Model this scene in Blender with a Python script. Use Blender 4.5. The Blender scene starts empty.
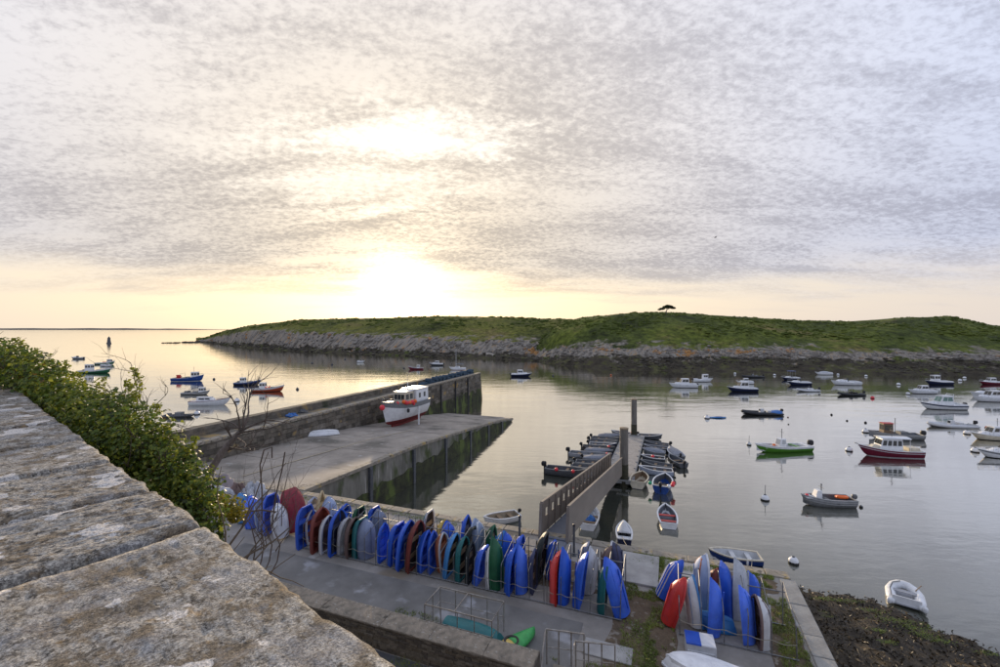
import bpy, math, random
import numpy as np
from mathutils import Vector, Matrix, Euler, noise as mn
random.seed(7)
S = bpy.context.scene
COL = S.collection

# ------------------------------------------------------------------ camera
F, CX, HY, CZ = 444.0, 500.0, 329.0, 13.0      # focal length in px (1000 px wide photo), horizon row, eye height
cd = bpy.data.cameras.new('camera'); cam = bpy.data.objects.new('camera', cd); COL.objects.link(cam)
cam.location = (0, 0, CZ); cam.rotation_euler = (math.radians(90), 0, 0)
cd.sensor_width = 36; cd.lens = 36 * F / 1000; cd.shift_y = -0.0045
cd.clip_start = 0.05; cd.clip_end = 60000
S.camera = cam

# ------------------------------------------------------------------ sky and sun
SUN_AZ, SUN_EL = -12.7, 5.6
sv = Vector((math.sin(math.radians(SUN_AZ)) * math.cos(math.radians(SUN_EL)),
             math.cos(math.radians(SUN_AZ)) * math.cos(math.radians(SUN_EL)), math.sin(math.radians(SUN_EL))))
W = bpy.data.worlds.new('World'); S.world = W; W.use_nodes = True
def build_world():
    nt = W.node_tree; N = nt.nodes; Lk = nt.links; N.clear()
    def nd(t, **k):
        n = N.new(t)
        for a, b in k.items(): setattr(n, a, b)
        return n
    def val(x, sock):
        if hasattr(x, 'is_output'): Lk.new(x, sock)
        else: sock.default_value = x
    def math_(op, a, b=0.0, c=0.0, clamp=False):
        n = nd('ShaderNodeMath', operation=op, use_clamp=clamp)
        val(a, n.inputs[0]); val(b, n.inputs[1]); val(c, n.inputs[2]); return n.outputs[0]
    def vm(op, a, b):
        n = nd('ShaderNodeVectorMath', operation=op); val(a, n.inputs[0]); val(b, n.inputs[1]); return n
    def mix(f, a, b, bt='MIX'):
        n = nd('ShaderNodeMix', data_type='RGBA', blend_type=bt)
        val(f, n.inputs[0]); val(a, n.inputs[6]); val(b, n.inputs[7]); return n.outputs[2]
    def ss(x, lo, hi):
        n = nd('ShaderNodeMapRange', interpolation_type='SMOOTHSTEP'); val(x, n.inputs[0])
        n.inputs[1].default_value = lo; n.inputs[2].default_value = hi; return n.outputs[0]
    def scale(c, k):
        n = nd('ShaderNodeVectorMath', operation='SCALE'); val(c, n.inputs[0]); val(k, n.inputs[3]); return n.outputs[0]
    tc = nd('ShaderNodeTexCoord')
    d = vm('NORMALIZE', tc.outputs['Generated'], (0, 0, 0)).outputs[0]
    sp = nd('ShaderNodeSeparateXYZ'); Lk.new(d, sp.inputs[0])
    z = math_('MAXIMUM', sp.outputs[2], 0.0)
    zz = math_('ADD', z, 0.10)
    P = nd('ShaderNodeCombineXYZ')
    Lk.new(math_('DIVIDE', sp.outputs[0], zz), P.inputs[0]); Lk.new(math_('DIVIDE', sp.outputs[1], zz), P.inputs[1])
    def nz(vec, sc, det, rough, dist=0.0):
        n = nd('ShaderNodeTexNoise'); Lk.new(vec, n.inputs['Vector'])
        n.inputs['Scale'].default_value = sc; n.inputs['Detail'].default_value = det
        n.inputs['Roughness'].default_value = rough; n.inputs['Distortion'].default_value = dist
        return n.outputs['Fac']
    def mp(vec, rot, sc, loc=(0, 0, 0)):
        n = nd('ShaderNodeMapping'); Lk.new(vec, n.inputs[0]); n.inputs['Rotation'].default_value = (0, 0, math.radians(rot))
        n.inputs['Scale'].default_value = sc; n.inputs['Location'].default_value = loc; return n.outputs[0]
    z2 = math_('ADD', z, 0.27); P2 = nd('ShaderNodeCombineXYZ')
    Lk.new(math_('DIVIDE', sp.outputs[0], z2), P2.inputs[0]); Lk.new(math_('DIVIDE', sp.outputs[1], z2), P2.inputs[1])
    big = nz(mp(P.outputs[0], 20, (0.55, 1.0, 1), (3.1, 1.7, 0)), 1.3, 4, 0.55, 0.3)      # where the sheet is thick or thin
    puff = nz(mp(P2.outputs[0], -24, (0.9, 1.15, 1)), 38.0, 4, 0.6, 0.2)                   # altocumulus puffs
    row = nz(mp(P2.outputs[0], -20, (0.5, 1.5, 1), (0.4, 0, 0)), 5.0, 5, 0.58, 0.5)           # rows of puffs
    dens = math_('ADD', math_('ADD', math_('MULTIPLY', big, 0.75), math_('MULTIPLY', row, 0.60)), math_('MULTIPLY', puff, 0.80))
    fine = nz(mp(P2.outputs[0], -10, (0.9, 1.3, 1), (2, 5, 0)), 75.0, 3, 0.6, 0.3)
    dens = math_('ADD', math_('ADD', dens, math_('MULTIPLY', math_('SUBTRACT', big, .5), .10)), math_('MULTIPLY', math_('SUBTRACT', fine, .5), .38))
    thick = ss(dens, 0.86, 1.36)                         # 0 thin veil .. 1 thick puff
    # how much of the sheet: fades out towards the clear strip on the horizon
    cover = ss(math_('ADD', z, math_('MULTIPLY', math_('SUBTRACT', big, 0.5), 0.12)), 0.035, 0.15)
    dot = math_('MAXIMUM', vm('DOT_PRODUCT', d, tuple(sv)).outputs['Value'], 0.0)
    g1 = math_('POWER', dot, 2.7); g2 = math_('POWER', dot, 38.0); g3 = math_('POWER', dot, 420.0)
    sky = nd('ShaderNodeTexSky', sky_type='NISHITA'); sky.sun_disc = False
    sky.sun_elevation = math.radians(SUN_EL); sky.sun_rotation = math.radians(SUN_AZ)
    sky.altitude = 10; sky.air_density = 1.0; sky.dust_density = 2.5; sky.ozone_density = 1.0
    clear = scale(sky.outputs[0], SKY_GAIN)
    haze = mix(g1, (6.0, 5.45, 5.2, 1), (8.2, 6.9, 5.0, 1))                      # veil light low down
    low = mix(0.84, clear, haze)
    lit = mix(g1, (4.6, 5.15, 6.7, 1), (7.2, 6.3, 5.05, 1))
    dark = mix(g1, (2.9, 3.15, 4.15, 1), (4.0, 3.5, 2.95, 1))
    # thicker parts let less light through, and the sheet is thicker low down
    depth = math_('ADD', math_('MULTIPLY', thick, 0.82), math_('MULTIPLY', math_('SUBTRACT', 1.0, ss(z, 0.14, 0.42)), 0.34), clamp=True)
    # two thin places in the sheet where the low sun shines through
    def gap(px, py, wx, wy):
        s_ = vm('SUBTRACT', P.outputs[0], (px, py, 0)).outputs[0]; s_ = vm('MULTIPLY', s_, (1 / wx, 1 / wy, 0)).outputs[0]
        l_ = vm('LENGTH', s_, (0, 0, 0)).outputs['Value']; l_ = math_('ADD', l_, math_('MULTIPLY', math_('SUBTRACT', row, .5), 2.2)); l_ = math_('ADD', l_, math_('MULTIPLY', math_('SUBTRACT', puff, .5), 1.2)); return math_('SUBTRACT', 1.0, ss(l_, .0, 1.5))
    gaps = math_('MAXIMUM', math_('MULTIPLY', gap(-.38, 1.88, .55, .22), .85), math_('MULTIPLY', gap(-.70, 2.3, .6, .5), .45))
    depth = math_('MULTIPLY', depth, math_('SUBTRACT', 1.0, gaps))
    lit = mix(gaps, lit, (9.6, 9.0, 8.0, 1))
    cl = mix(depth, lit, dark)
    col = mix(cover, low, cl)
    thin = math_('SUBTRACT', 1.0, math_('MULTIPLY', math_('MULTIPLY', depth, cover), 0.75))
    glow = vm('ADD', scale(scale((3.8, 2.9, 1.7), g2), thin), scale((9.0, 7.2, 4.6), g3)).outputs[0]
    tot = vm('ADD', col, glow).outputs[0]
    bg = nd('ShaderNodeBackground'); Lk.new(tot, bg.inputs[0]); bg.inputs[1].default_value = 0.088
    out = nd('ShaderNodeOutputWorld'); Lk.new(bg.outputs[0], out.inputs[0])
SKY_GAIN = 1.0
build_world()
sd = bpy.data.lights.new('sun', 'SUN'); sd.energy = 3.0; sd.angle = math.radians(1.0); sd.color = (1.0, 0.78, 0.52)
so = bpy.data.objects.new('sun', sd); COL.objects.link(so); so.rotation_euler = sv.to_track_quat('Z', 'Y').to_euler(); so.location = (-30, 60, 60)
S.view_settings.view_transform = 'Standard'; S.view_settings.look = 'None'; S.view_settings.gamma = 1
S.view_settings.use_curve_mapping = False; S.view_settings.exposure = 0.74
S.render.engine = 'CYCLES'

# ------------------------------------------------------------------ helpers
def gp(x, y, z=0.0):
    """photo pixel on a level surface at height z -> world point"""
    Y = F * (CZ - z) / (y - HY); return Vector(((x - CX) / F * Y, Y, z))
def pd(x, y, Y):
    """photo pixel at a known distance"""
    return Vector(((x - CX) / F * Y, Y, CZ - (y - HY) * Y / F))
E1 = Vector((0.9335, -0.3585, 0)); E2 = Vector((0.3585, 0.9335, 0)); QO = Vector((1.95, 15.2, 0))
QZ = 3.5
def q(a, b, z=QZ):
    """harbour frame: a along the quay, b towards the water"""
    p = QO + E1 * a + E2 * b; p.z = z; return p
def ab(p):
    r = Vector((p.x, p.y, 0)) - QO; return r.dot(E1), r.dot(E2)
def interp(x, xs, ys): return float(np.interp(x, xs, ys))
def fbm(x, y, z=0.0, o=4):
    return mn.fractal(Vector((x, y, z)), 1.0, 2.0, o, noise_basis='PERLIN_ORIGINAL')
QROT = math.atan2(E1.y, E1.x)

MATS = {}
def mat(name, c1, c2=None, sc=6.0, rough=0.6, metal=0.0, bump=0.0, bsc=30.0, det=6, spec=0.4, coat=0.0, stretch=(1, 1, 1), lo=0.35, hi=0.68, extra=None, coords='Object', rnd=0.0):
    if name in MATS: return MATS[name]
    m = bpy.data.materials.new(name); m.use_nodes = True; MATS[name] = m
    nt = m.node_tree; N = nt.nodes; Lk = nt.links; b = N['Principled BSDF']
    b.inputs['Roughness'].default_value = rough; b.inputs['Metallic'].default_value = metal
    b.inputs['Specular IOR Level'].default_value = spec; b.inputs['Coat Weight'].default_value = coat
    if c2 is None: c2 = tuple(x * 0.72 for x in c1)
    tc = N.new('ShaderNodeTexCoord'); mp = N.new('ShaderNodeMapping'); mp.inputs['Scale'].default_value = stretch
    Lk.new(tc.outputs[coords], mp.inputs[0])
    n1 = N.new('ShaderNodeTexNoise'); n1.inputs['Scale'].default_value = sc; n1.inputs['Detail'].default_value = det; n1.inputs['Roughness'].default_value = 0.62
    Lk.new(mp.outputs[0], n1.inputs['Vector'])
    cr = N.new('ShaderNodeValToRGB'); cr.color_ramp.elements[0].position = lo; cr.color_ramp.elements[1].position = hi
    cr.color_ramp.elements[0].color = (*c2, 1); cr.color_ramp.elements[1].color = (*c1, 1)
    Lk.new(n1.outputs['Fac'], cr.inputs[0]); colr = cr.outputs[0]
    for (ec, esc, elo, ehi, est) in (extra or []):
        nn = N.new('ShaderNodeTexNoise'); nn.inputs['Scale'].default_value = esc; nn.inputs['Detail'].default_value = 5
        mm = N.new('ShaderNodeMapping'); mm.inputs['Scale'].default_value = est; mm.inputs['Location'].default_value = (esc * 1.7, ec[0] * 31, ec[1] * 17)
        Lk.new(tc.outputs[coords], mm.inputs[0]); Lk.new(mm.outputs[0], nn.inputs['Vector'])
        mr = N.new('ShaderNodeMapRange'); mr.interpolation_type = 'SMOOTHSTEP'; mr.inputs[1].default_value = elo; mr.inputs[2].default_value = ehi
        Lk.new(nn.outputs['Fac'], mr.inputs[0])
        mx = N.new('ShaderNodeMix'); mx.data_type = 'RGBA'; Lk.new(mr.outputs[0], mx.inputs[0]); Lk.new(colr, mx.inputs[6]); mx.inputs[7].default_value = (*ec, 1); colr = mx.outputs[2]
    if rnd:
        oi = N.new('ShaderNodeObjectInfo'); hs = N.new('ShaderNodeHueSaturation'); mr = N.new('ShaderNodeMapRange'); mr.inputs[3].default_value = 1 - rnd; mr.inputs[4].default_value = 1 + rnd * .5; Lk.new(oi.outputs['Random'], mr.inputs[0]); Lk.new(mr.outputs[0], hs.inputs['Value'])
        m3 = N.new('ShaderNodeMapRange'); m3.inputs[3].default_value = 1.0; m3.inputs[4].default_value = 1 - rnd * .3; Lk.new(oi.outputs['Random'], m3.inputs[0]); Lk.new(m3.outputs[0], hs.inputs['Saturation']); Lk.new(colr, hs.inputs['Color']); colr = hs.outputs[0]
    Lk.new(colr, b.inputs['Base Color'])
    if bump:
        n2 = N.new('ShaderNodeTexNoise'); n2.inputs['Scale'].default_value = bsc; n2.inputs['Detail'].default_value = 8; n2.inputs['Roughness'].default_value = 0.65
        Lk.new(mp.outputs[0], n2.inputs['Vector'])
        bp = N.new('ShaderNodeBump'); bp.inputs['Strength'].default_value = bump; bp.inputs['Distance'].default_value = 0.05
        Lk.new(n2.outputs['Fac'], bp.inputs['Height']); Lk.new(bp.outputs[0], b.inputs['Normal'])
    return m

class MB:
    def __init__(s): s.v = []; s.f = []; s.m = []; s.cur = 0
    def add(s, vs, fs):
        o = len(s.v); s.v.extend([tuple(v) for v in vs]); s.f.extend([tuple(i + o for i in f) for f in fs]); s.m.extend([s.cur] * len(fs)); return s
    def box(s, c, d, R=None):
        c = Vector(c); hx, hy, hz = d[0] / 2, d[1] / 2, d[2] / 2
        vs = [Vector((x, y, z)) for x in (-hx, hx) for y in (-hy, hy) for z in (-hz, hz)]
        if R is not None: vs = [R @ v for v in vs]
        return s.add([c + v for v in vs], [(0, 1, 3, 2), (4, 6, 7, 5), (0, 4, 5, 1), (2, 3, 7, 6), (0, 2, 6, 4), (1, 5, 7, 3)])
    def loft(s, rings, cap=True, closed=True):
        n = len(rings[0]); vs = [v for r in rings for v in r]; fs = []
        for i in range(len(rings) - 1):
            for j in range(n if closed else n - 1):
                k = (j + 1) % n; fs.append((i * n + j, i * n + k, (i + 1) * n + k, (i + 1) * n + j))
        if cap: fs.append(tuple(reversed(range(n)))); fs.append(tuple((len(rings) - 1) * n + j for j in range(n)))
        return s.add(vs, fs)
    def tube(s, pts, r, n=6, cap=True):
        pts = [Vector(p) for p in pts]; rs = r if isinstance(r, (list, tuple)) else [r] * len(pts); rings = []; u = None
        for i, p in enumerate(pts):
            t = (pts[min(i + 1, len(pts) - 1)] - pts[max(i - 1, 0)])
            t = t.normalized() if t.length > 1e-9 else Vector((0, 0, 1))
            if u is None: u = t.orthogonal().normalized()
            u = u - t * u.dot(t); u = u.normalized() if u.length > 1e-6 else t.orthogonal().normalized(); w = t.cross(u)
            rings.append([p + (u * math.cos(2 * math.pi * k / n) + w * math.sin(2 * math.pi * k / n)) * rs[i] for k in range(n)])
        return s.loft(rings, cap)
    def lathe(s, prof, c=(0, 0, 0), n=12, R=None):
        c = Vector(c); rings = []
        for r, z in prof:
            ring = [Vector((r * math.cos(2 * math.pi * k / n), r * math.sin(2 * math.pi * k / n), z)) for k in range(n)]
            rings.append([c + (R @ v if R is not None else v) for v in ring])
        return s.loft(rings, True)
    def build(s, name, m, parent=None, smooth=False, loc=None):
        me = bpy.data.meshes.new(name); me.from_pydata(s.v, [], s.f)
        ms = m if isinstance(m, (list, tuple)) else [m]
        for x in ms: me.materials.append(x)
        if len(ms) > 1: me.polygons.foreach_set('material_index', s.m)
        if smooth: me.polygons.foreach_set('use_smooth', [True] * len(me.polygons))
        me.update(); o = bpy.data.objects.new(name, me); COL.objects.link(o)
        if parent is not None: o.parent = parent
        if loc is not None: o.location = loc
        return o
def tag(o, label=None, cat=None, group=None, kind=None):
    if label: o['label'] = label
    if cat: o['category'] = cat
    if group: o['group'] = group
    if kind: o['kind'] = kind
    return o
def thing(name, label, cat, loc=(0, 0, 0), rz=0.0, group=None):
    o = bpy.data.objects.new(name, None); COL.objects.link(o); o.location = loc; o.rotation_euler = (0, 0, rz); o.empty_display_size = 0.2
    return tag(o, label, cat, group)
def bevel(o, w=0.02, seg=2):
    md = o.modifiers.new('bevel', 'BEVEL'); md.width = w; md.segments = seg; md.limit_method = 'ANGLE'; return o
def np_mesh(name, v, f, m, kind=None, smooth=False, parent=None):
    me = bpy.data.meshes.new(name); v = np.asarray(v, dtype=np.float32); f = np.asarray(f, dtype=np.int32); k = f.shape[1]
    me.vertices.add(len(v)); me.vertices.foreach_set('co', v.ravel()); me.loops.add(f.size); me.loops.foreach_set('vertex_index', f.ravel())
    me.polygons.add(len(f)); me.polygons.foreach_set('loop_start', np.arange(0, f.size, k, dtype=np.int32))
    me.update(calc_edges=True); me.validate()
    if smooth: me.polygons.foreach_set('use_smooth', [True] * len(me.polygons))
    for x in (m if isinstance(m, (list, tuple)) else [m]): me.materials.append(x)
    o = bpy.data.objects.new(name, me); COL.objects.link(o)
    if kind: o['kind'] = kind
    if parent is not None: o.parent = parent
    return o
def grid_faces(nu, nv):
    i, j = np.meshgrid(np.arange(nu - 1), np.arange(nv - 1), indexing='ij'); a = (i * nv + j).ravel()
    return np.stack([a, a + nv, a + nv + 1, a + 1], 1)
ICO_V = None
def ico():
    global ICO_V
    if ICO_V is None:
        t = (1 + 5 ** 0.5) / 2
        v = np.array([(-1, t, 0), (1, t, 0), (-1, -t, 0), (1, -t, 0), (0, -1, t), (0, 1, t), (0, -1, -t), (0, 1, -t), (t, 0, -1), (t, 0, 1), (-t, 0, -1), (-t, 0, 1)], float)
        v /= np.linalg.norm(v[0])
        f = np.array([(0, 11, 5), (0, 5, 1), (0, 1, 7), (0, 7, 10), (0, 10, 11), (1, 5, 9), (5, 11, 4), (11, 10, 2), (10, 7, 6), (7, 1, 8), (3, 9, 4), (3, 4, 2), (3, 2, 6), (3, 6, 8), (3, 8, 9), (4, 9, 5), (2, 4, 11), (6, 2, 10), (8, 6, 7), (9, 8, 1)])
        ICO_V = (v, f)
    return ICO_V
def blobs(name, pts, sizes, m, rng, squash=0.6, jit=0.35, kind='stuff', smooth=False, parent=None):
    """many small irregular lumps (rocks, scrub) as one mesh"""
    v, f = ico(); n = len(pts); pts = np.asarray(pts, float); sizes = np.asarray(sizes, float)
    sc = sizes[:, None, None] * (1 + rng.uniform(-jit, jit, (n, 12, 1))) * np.stack([rng.uniform(.7, 1.4, n), rng.uniform(.7, 1.4, n), np.full(n, squash)], 1)[:, None, :]
    V = v[None] * sc + pts[:, None, :]
    Fa = f[None] + (np.arange(n) * 12)[:, None, None]
    return np_mesh(name, V.reshape(-1, 3), Fa.reshape(-1, 3), m, kind, smooth, parent)
def leaves(pts, nrm, size, rng, aspect=0.8):
    """quads (two triangles folded) at pts facing about nrm"""
    n = len(pts); nrm = nrm / (np.linalg.norm(nrm, axis=1, keepdims=True) + 1e-9)
    r = rng.normal(size=(n, 3)); u = np.cross(nrm, r); u /= (np.linalg.norm(u, axis=1, keepdims=True) + 1e-9); w = np.cross(nrm, u)
    s = size[:, None]
    V = np.stack([pts - u * s, pts - w * s * aspect + nrm * s * .25, pts + u * s * 1.15, pts + w * s * aspect + nrm * s * .25], 1).reshape(-1, 3)
    return V, np.arange(n * 4).reshape(-1, 4)

# ------------------------------------------------------------------ common materials
WHITE = mat('paint_white', (.74, .75, .76), (.58, .59, .6), sc=3, rough=.35, lo=.25, hi=.6)
CREAM = mat('paint_cream', (.66, .6, .47), (.5, .45, .35), sc=3, rough=.45)
GLASS = mat('dark_glass', (.02, .025, .03), (.03, .035, .04), rough=.06, spec=.6)
GLASSG = mat('green_glass', (.10, .22, .20), (.08, .18, .17), rough=.08, spec=.6)
NAVY = mat('paint_navy', (.018, .025, .07), (.012, .016, .04), rough=.3)
BLUE = mat('paint_blue', (.02, .075, .30), (.015, .05, .2), rough=.35)
GREENP = mat('paint_green', (.09, .26, .025), (.06, .18, .02), rough=.35)
DKGREEN = mat('paint_dark_green', (.03, .16, .07), (.02, .10, .05), rough=.4)
MAROON = mat('paint_maroon', (.16, .015, .035), (.11, .01, .025), rough=.3)
ORANGER = mat('paint_orange_red', (.42, .08, .03), (.3, .05, .02), rough=.4)
REDP = mat('paint_red', (.55, .03, .03), (.42, .02, .02), rough=.35)
ANTIF = mat('antifouling_dark', (.02, .02, .022), (.012, .012, .012), rough=.7)
ANTIFR = mat('antifouling_red', (.20, .022, .022), (.13, .015, .015), rough=.7)
ALU = mat('aluminium', (.42, .43, .44), (.30, .31, .32), rough=.42, metal=.55, sc=5)
DKALU = mat('dark_aluminium', (.16, .165, .17), (.10, .105, .11), rough=.5, metal=.4, sc=5)
BLACK = mat('black_plastic', (.018, .018, .02), (.012, .012, .014), rough=.45)
DKRUB = mat('dark_rubber', (.035, .036, .04), (.022, .023, .025), rough=.6)
GRUB = mat('grey_rubber', (.36, .37, .40), (.28, .29, .31), rough=.55)
LRUB = mat('pale_rubber', (.60, .61, .62), (.48, .49, .5), rough=.5)
GALV = mat('galvanised_steel', (.40, .41, .42), (.26, .27, .28), sc=14, rough=.45, metal=.6)
WOODD = mat('worn_wood', (.26, .18, .11), (.17, .12, .075), sc=5, rough=.75, stretch=(1, 8, 1))
DECKG = mat('deck_grey', (.42, .42, .40), (.32, .32, .31), rough=.8)
PINK = mat('float_red', (.75, .05, .07), (.62, .04, .05), rough=.4)
ORNG = mat('float_orange', (.80, .16, .02), (.65, .12, .02), rough=.4)
GRNF = mat('float_green', (.05, .4, .2), (.04, .3, .15), rough=.4)
ROPE = mat('rope', (.35, .32, .26), (.22, .2, .16), rough=.9)
TARPG = mat('tarp_grey', (.5, .52, .55), (.36, .38, .41), rough=.5, bump=.5, bsc=6)
TARPB = mat('tarp_blue', (.03, .16, .45), (.02, .10, .32), rough=.5, bump=.5, bsc=6)
DKGREY = mat('paint_dark_grey', (.10, .105, .115), (.06, .064, .07), rough=.5)
MIDGREY = mat('paint_mid_grey', (.2, .21, .22), (.13, .14, .15), rough=.5)

# ================================================================== SETTING
# ------------------------------------------------------------------ water
def water():
    m = bpy.data.materials.new('sea_water'); m.use_nodes = True; nt = m.node_tree; N = nt.nodes; Lk = nt.links; b = N['Principled BSDF']
    b.inputs['Base Color'].default_value = (.045, .048, .036, 1); b.inputs['Roughness'].default_value = 0.05
    b.inputs['IOR'].default_value = 1.33
    g = N.new('ShaderNodeNewGeometry')
    def nz(sc, det, st, rot=0):
        mp = N.new('ShaderNodeMapping'); mp.inputs['Scale'].default_value = st; mp.inputs['Rotation'].default_value = (0, 0, math.radians(rot)); Lk.new(g.outputs['Position'], mp.inputs[0])
        n = N.new('ShaderNodeTexNoise'); n.inputs['Scale'].default_value = sc; n.inputs['Detail'].default_value = det; n.inputs['Roughness'].default_value = .55
        Lk.new(mp.outputs[0], n.inputs['Vector']); return n.outputs['Fac']
    a = nz(1.9, 3, (.55, 1.2, 1), 12); c = nz(.22, 3, (.5, 1.3, 1), 12); e = nz(7.0, 2, (.7, 1.1, 1), 20)
    gate = nz(.035, 3, (.4, 1.6, 1), 14)                       # calm lanes and ruffled lanes
    mr = N.new('ShaderNodeMapRange'); mr.inputs[1].default_value = .38; mr.inputs[2].default_value = .66; mr.inputs[3].default_value = .35; mr.inputs[4].default_value = 1.25; Lk.new(gate, mr.inputs[0])
    def mth(op, x, y):
        n = N.new('ShaderNodeMath'); n.operation = op
        for k, t in enumerate((x, y)):
            if hasattr(t, 'is_output'): Lk.new(t, n.inputs[k])
            else: n.inputs[k].default_value = t
        return n.outputs[0]
    h = mth('ADD', mth('MULTIPLY', mth('ADD', mth('MULTIPLY', a, .022), mth('MULTIPLY', e, .004)), mr.outputs[0]), mth('MULTIPLY', c, .10))
    bp = N.new('ShaderNodeBump'); bp.inputs['Strength'].default_value = .5; bp.inputs['Distance'].default_value = 1.0
    Lk.new(h, bp.inputs['Height']); Lk.new(bp.outputs[0], b.inputs['Normal'])
    gl = N.new('ShaderNodeBsdfGlossy'); gl.inputs['Color'].default_value = (.95, .94, .89, 1); gl.inputs['Roughness'].default_value = .06; Lk.new(bp.outputs[0], gl.inputs['Normal'])
    fr = N.new('ShaderNodeFresnel'); fr.inputs[0].default_value = 1.5; Lk.new(bp.outputs[0], fr.inputs['Normal'])
    fm = N.new('ShaderNodeMapRange'); fm.inputs[1].default_value = .062; fm.inputs[2].default_value = .32; fm.inputs[3].default_value = .0; fm.inputs[4].default_value = .84; Lk.new(fr.outputs[0], fm.inputs[0])
    mxs = N.new('ShaderNodeMixShader'); Lk.new(fm.outputs[0], mxs.inputs[0]); Lk.new(b.outputs[0], mxs.inputs[1]); Lk.new(gl.outputs[0], mxs.inputs[2]); Lk.new(mxs.outputs[0], N['Material Output'].inputs[0])
    mb = MB(); R = 26000; mb.add([(-R, -200, 0), (R, -200, 0), (R, R, 0), (-R, R, 0)], [(0, 1, 2, 3)])
    return tag(mb.build('water', m), 'calm pale harbour water reflecting the evening sky', kind='structure')
water()

# ------------------------------------------------------------------ headlands across the bay
def land_mat(name, green):
    m = bpy.data.materials.new(name); m.use_nodes = True; nt = m.node_tree; N = nt.nodes; Lk = nt.links; b = N['Principled BSDF']; b.inputs['Roughness'].default_value = .9; b.inputs['Specular IOR Level'].default_value = .15
    at = N.new('ShaderNodeAttribute'); at.attribute_name = 'zone'
    g = N.new('ShaderNodeNewGeometry')
    def nz(sc, det, st=(1, 1, 1), rot=(0, 0, 0)):
        mp = N.new('ShaderNodeMapping'); mp.inputs['Scale'].default_value = st; mp.inputs['Rotation'].default_value = rot; Lk.new(g.outputs['Position'], mp.inputs[0])
        n = N.new('ShaderNodeTexNoise'); n.inputs['Scale'].default_value = sc; n.inputs['Detail'].default_value = det; n.inputs['Roughness'].default_value = .65
        Lk.new(mp.outputs[0], n.inputs['Vector']); return n.outputs['Fac']
    def ramp(x, els):
        r = N.new('ShaderNodeValToRGB'); e = r.color_ramp.elements
        while len(e) < len(els): e.new(.5)
        for k, (p, c) in enumerate(els): e[k].position = p; e[k].color = (*c, 1)
        Lk.new(x, r.inputs[0]); return r.outputs[0]
    def mx(f, a, c):
        n = N.new('ShaderNodeMix'); n.data_type = 'RGBA'; Lk.new(f, n.inputs[0]); Lk.new(a, n.inputs[6]); Lk.new(c, n.inputs[7]); return n.outputs[2]
    def ss(x, lo, hi):
        n = N.new('ShaderNodeMapRange'); n.interpolation_type = 'SMOOTHSTEP'; n.inputs[1].default_value = lo; n.inputs[2].default_value = hi; Lk.new(x, n.inputs[0]); return n.outputs[0]
    def add(a, k, c):
        n = N.new('ShaderNodeMath'); n.operation = 'MULTIPLY_ADD'; Lk.new(a, n.inputs[0]); n.inputs[1].default_value = k; Lk.new(c, n.inputs[2]); return n.outputs[0]
    gr = ramp(nz(.045, 9), [(.34, (.035, .045, .012)), (.45, green), (.56, (green[0] * 1.6, green[1] * 1.5, green[2] * 1.2)), (.68, (.20, .165, .06))])
    gr2 = ramp(nz(.5, 4), [(.3, (.30, .32, .3)), (.7, (1.3, 1.28, 1.2))])
    mu = N.new('ShaderNodeMix'); mu.data_type = 'RGBA'; mu.blend_type = 'MULTIPLY'; mu.inputs[0].default_value = 1; Lk.new(gr, mu.inputs[6]); Lk.new(gr2, mu.inputs[7])
    m1 = N.new('ShaderNodeMapping'); m1.inputs['Rotation'].default_value = (0, math.radians(48), 0); Lk.new(g.outputs['Position'], m1.inputs[0])
    m2 = N.new('ShaderNodeMapping'); m2.inputs['Scale'].default_value = (.16, .3, 1.0); Lk.new(m1.outputs[0], m2.inputs[0])
    n3 = N.new('ShaderNodeTexNoise'); n3.inputs['Scale'].default_value = .75; n3.inputs['Detail'].default_value = 7; n3.inputs['Roughness'].default_value = .68; Lk.new(m2.outputs[0], n3.inputs['Vector'])
    rock = ramp(n3.outputs['Fac'], [(.30, (.05, .042, .032)), (.43, (.16, .14, .115)), (.54, (.30, .27, .23)), (.62, (.30, .20, .10)), (.72, (.45, .42, .37))])
    weed = ramp(nz(.25, 7, (1, 1, 1)), [(.3, (.022, .018, .012)), (.5, (.06, .05, .035)), (.62, (.085, .085, .03)), (.72, (.20, .17, .13))])
    zn = add(nz(.22, 6), 1.1, at.outputs['Fac'])
    c = mx(ss(zn, 1.78, 1.95), weed, rock); c = mx(ss(zn, 2.48, 2.66), c, mu.outputs[2])
    Lk.new(c, b.inputs['Base Color'])
    bp = N.new('ShaderNodeBump'); bp.inputs['Strength'].default_value = .9; bp.inputs['Distance'].default_value = 1.2; Lk.new(n3.outputs['Fac'], bp.inputs['Height']); Lk.new(bp.outputs[0], b.inputs['Normal'])
    return m
LAND_PTS = {}
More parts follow.
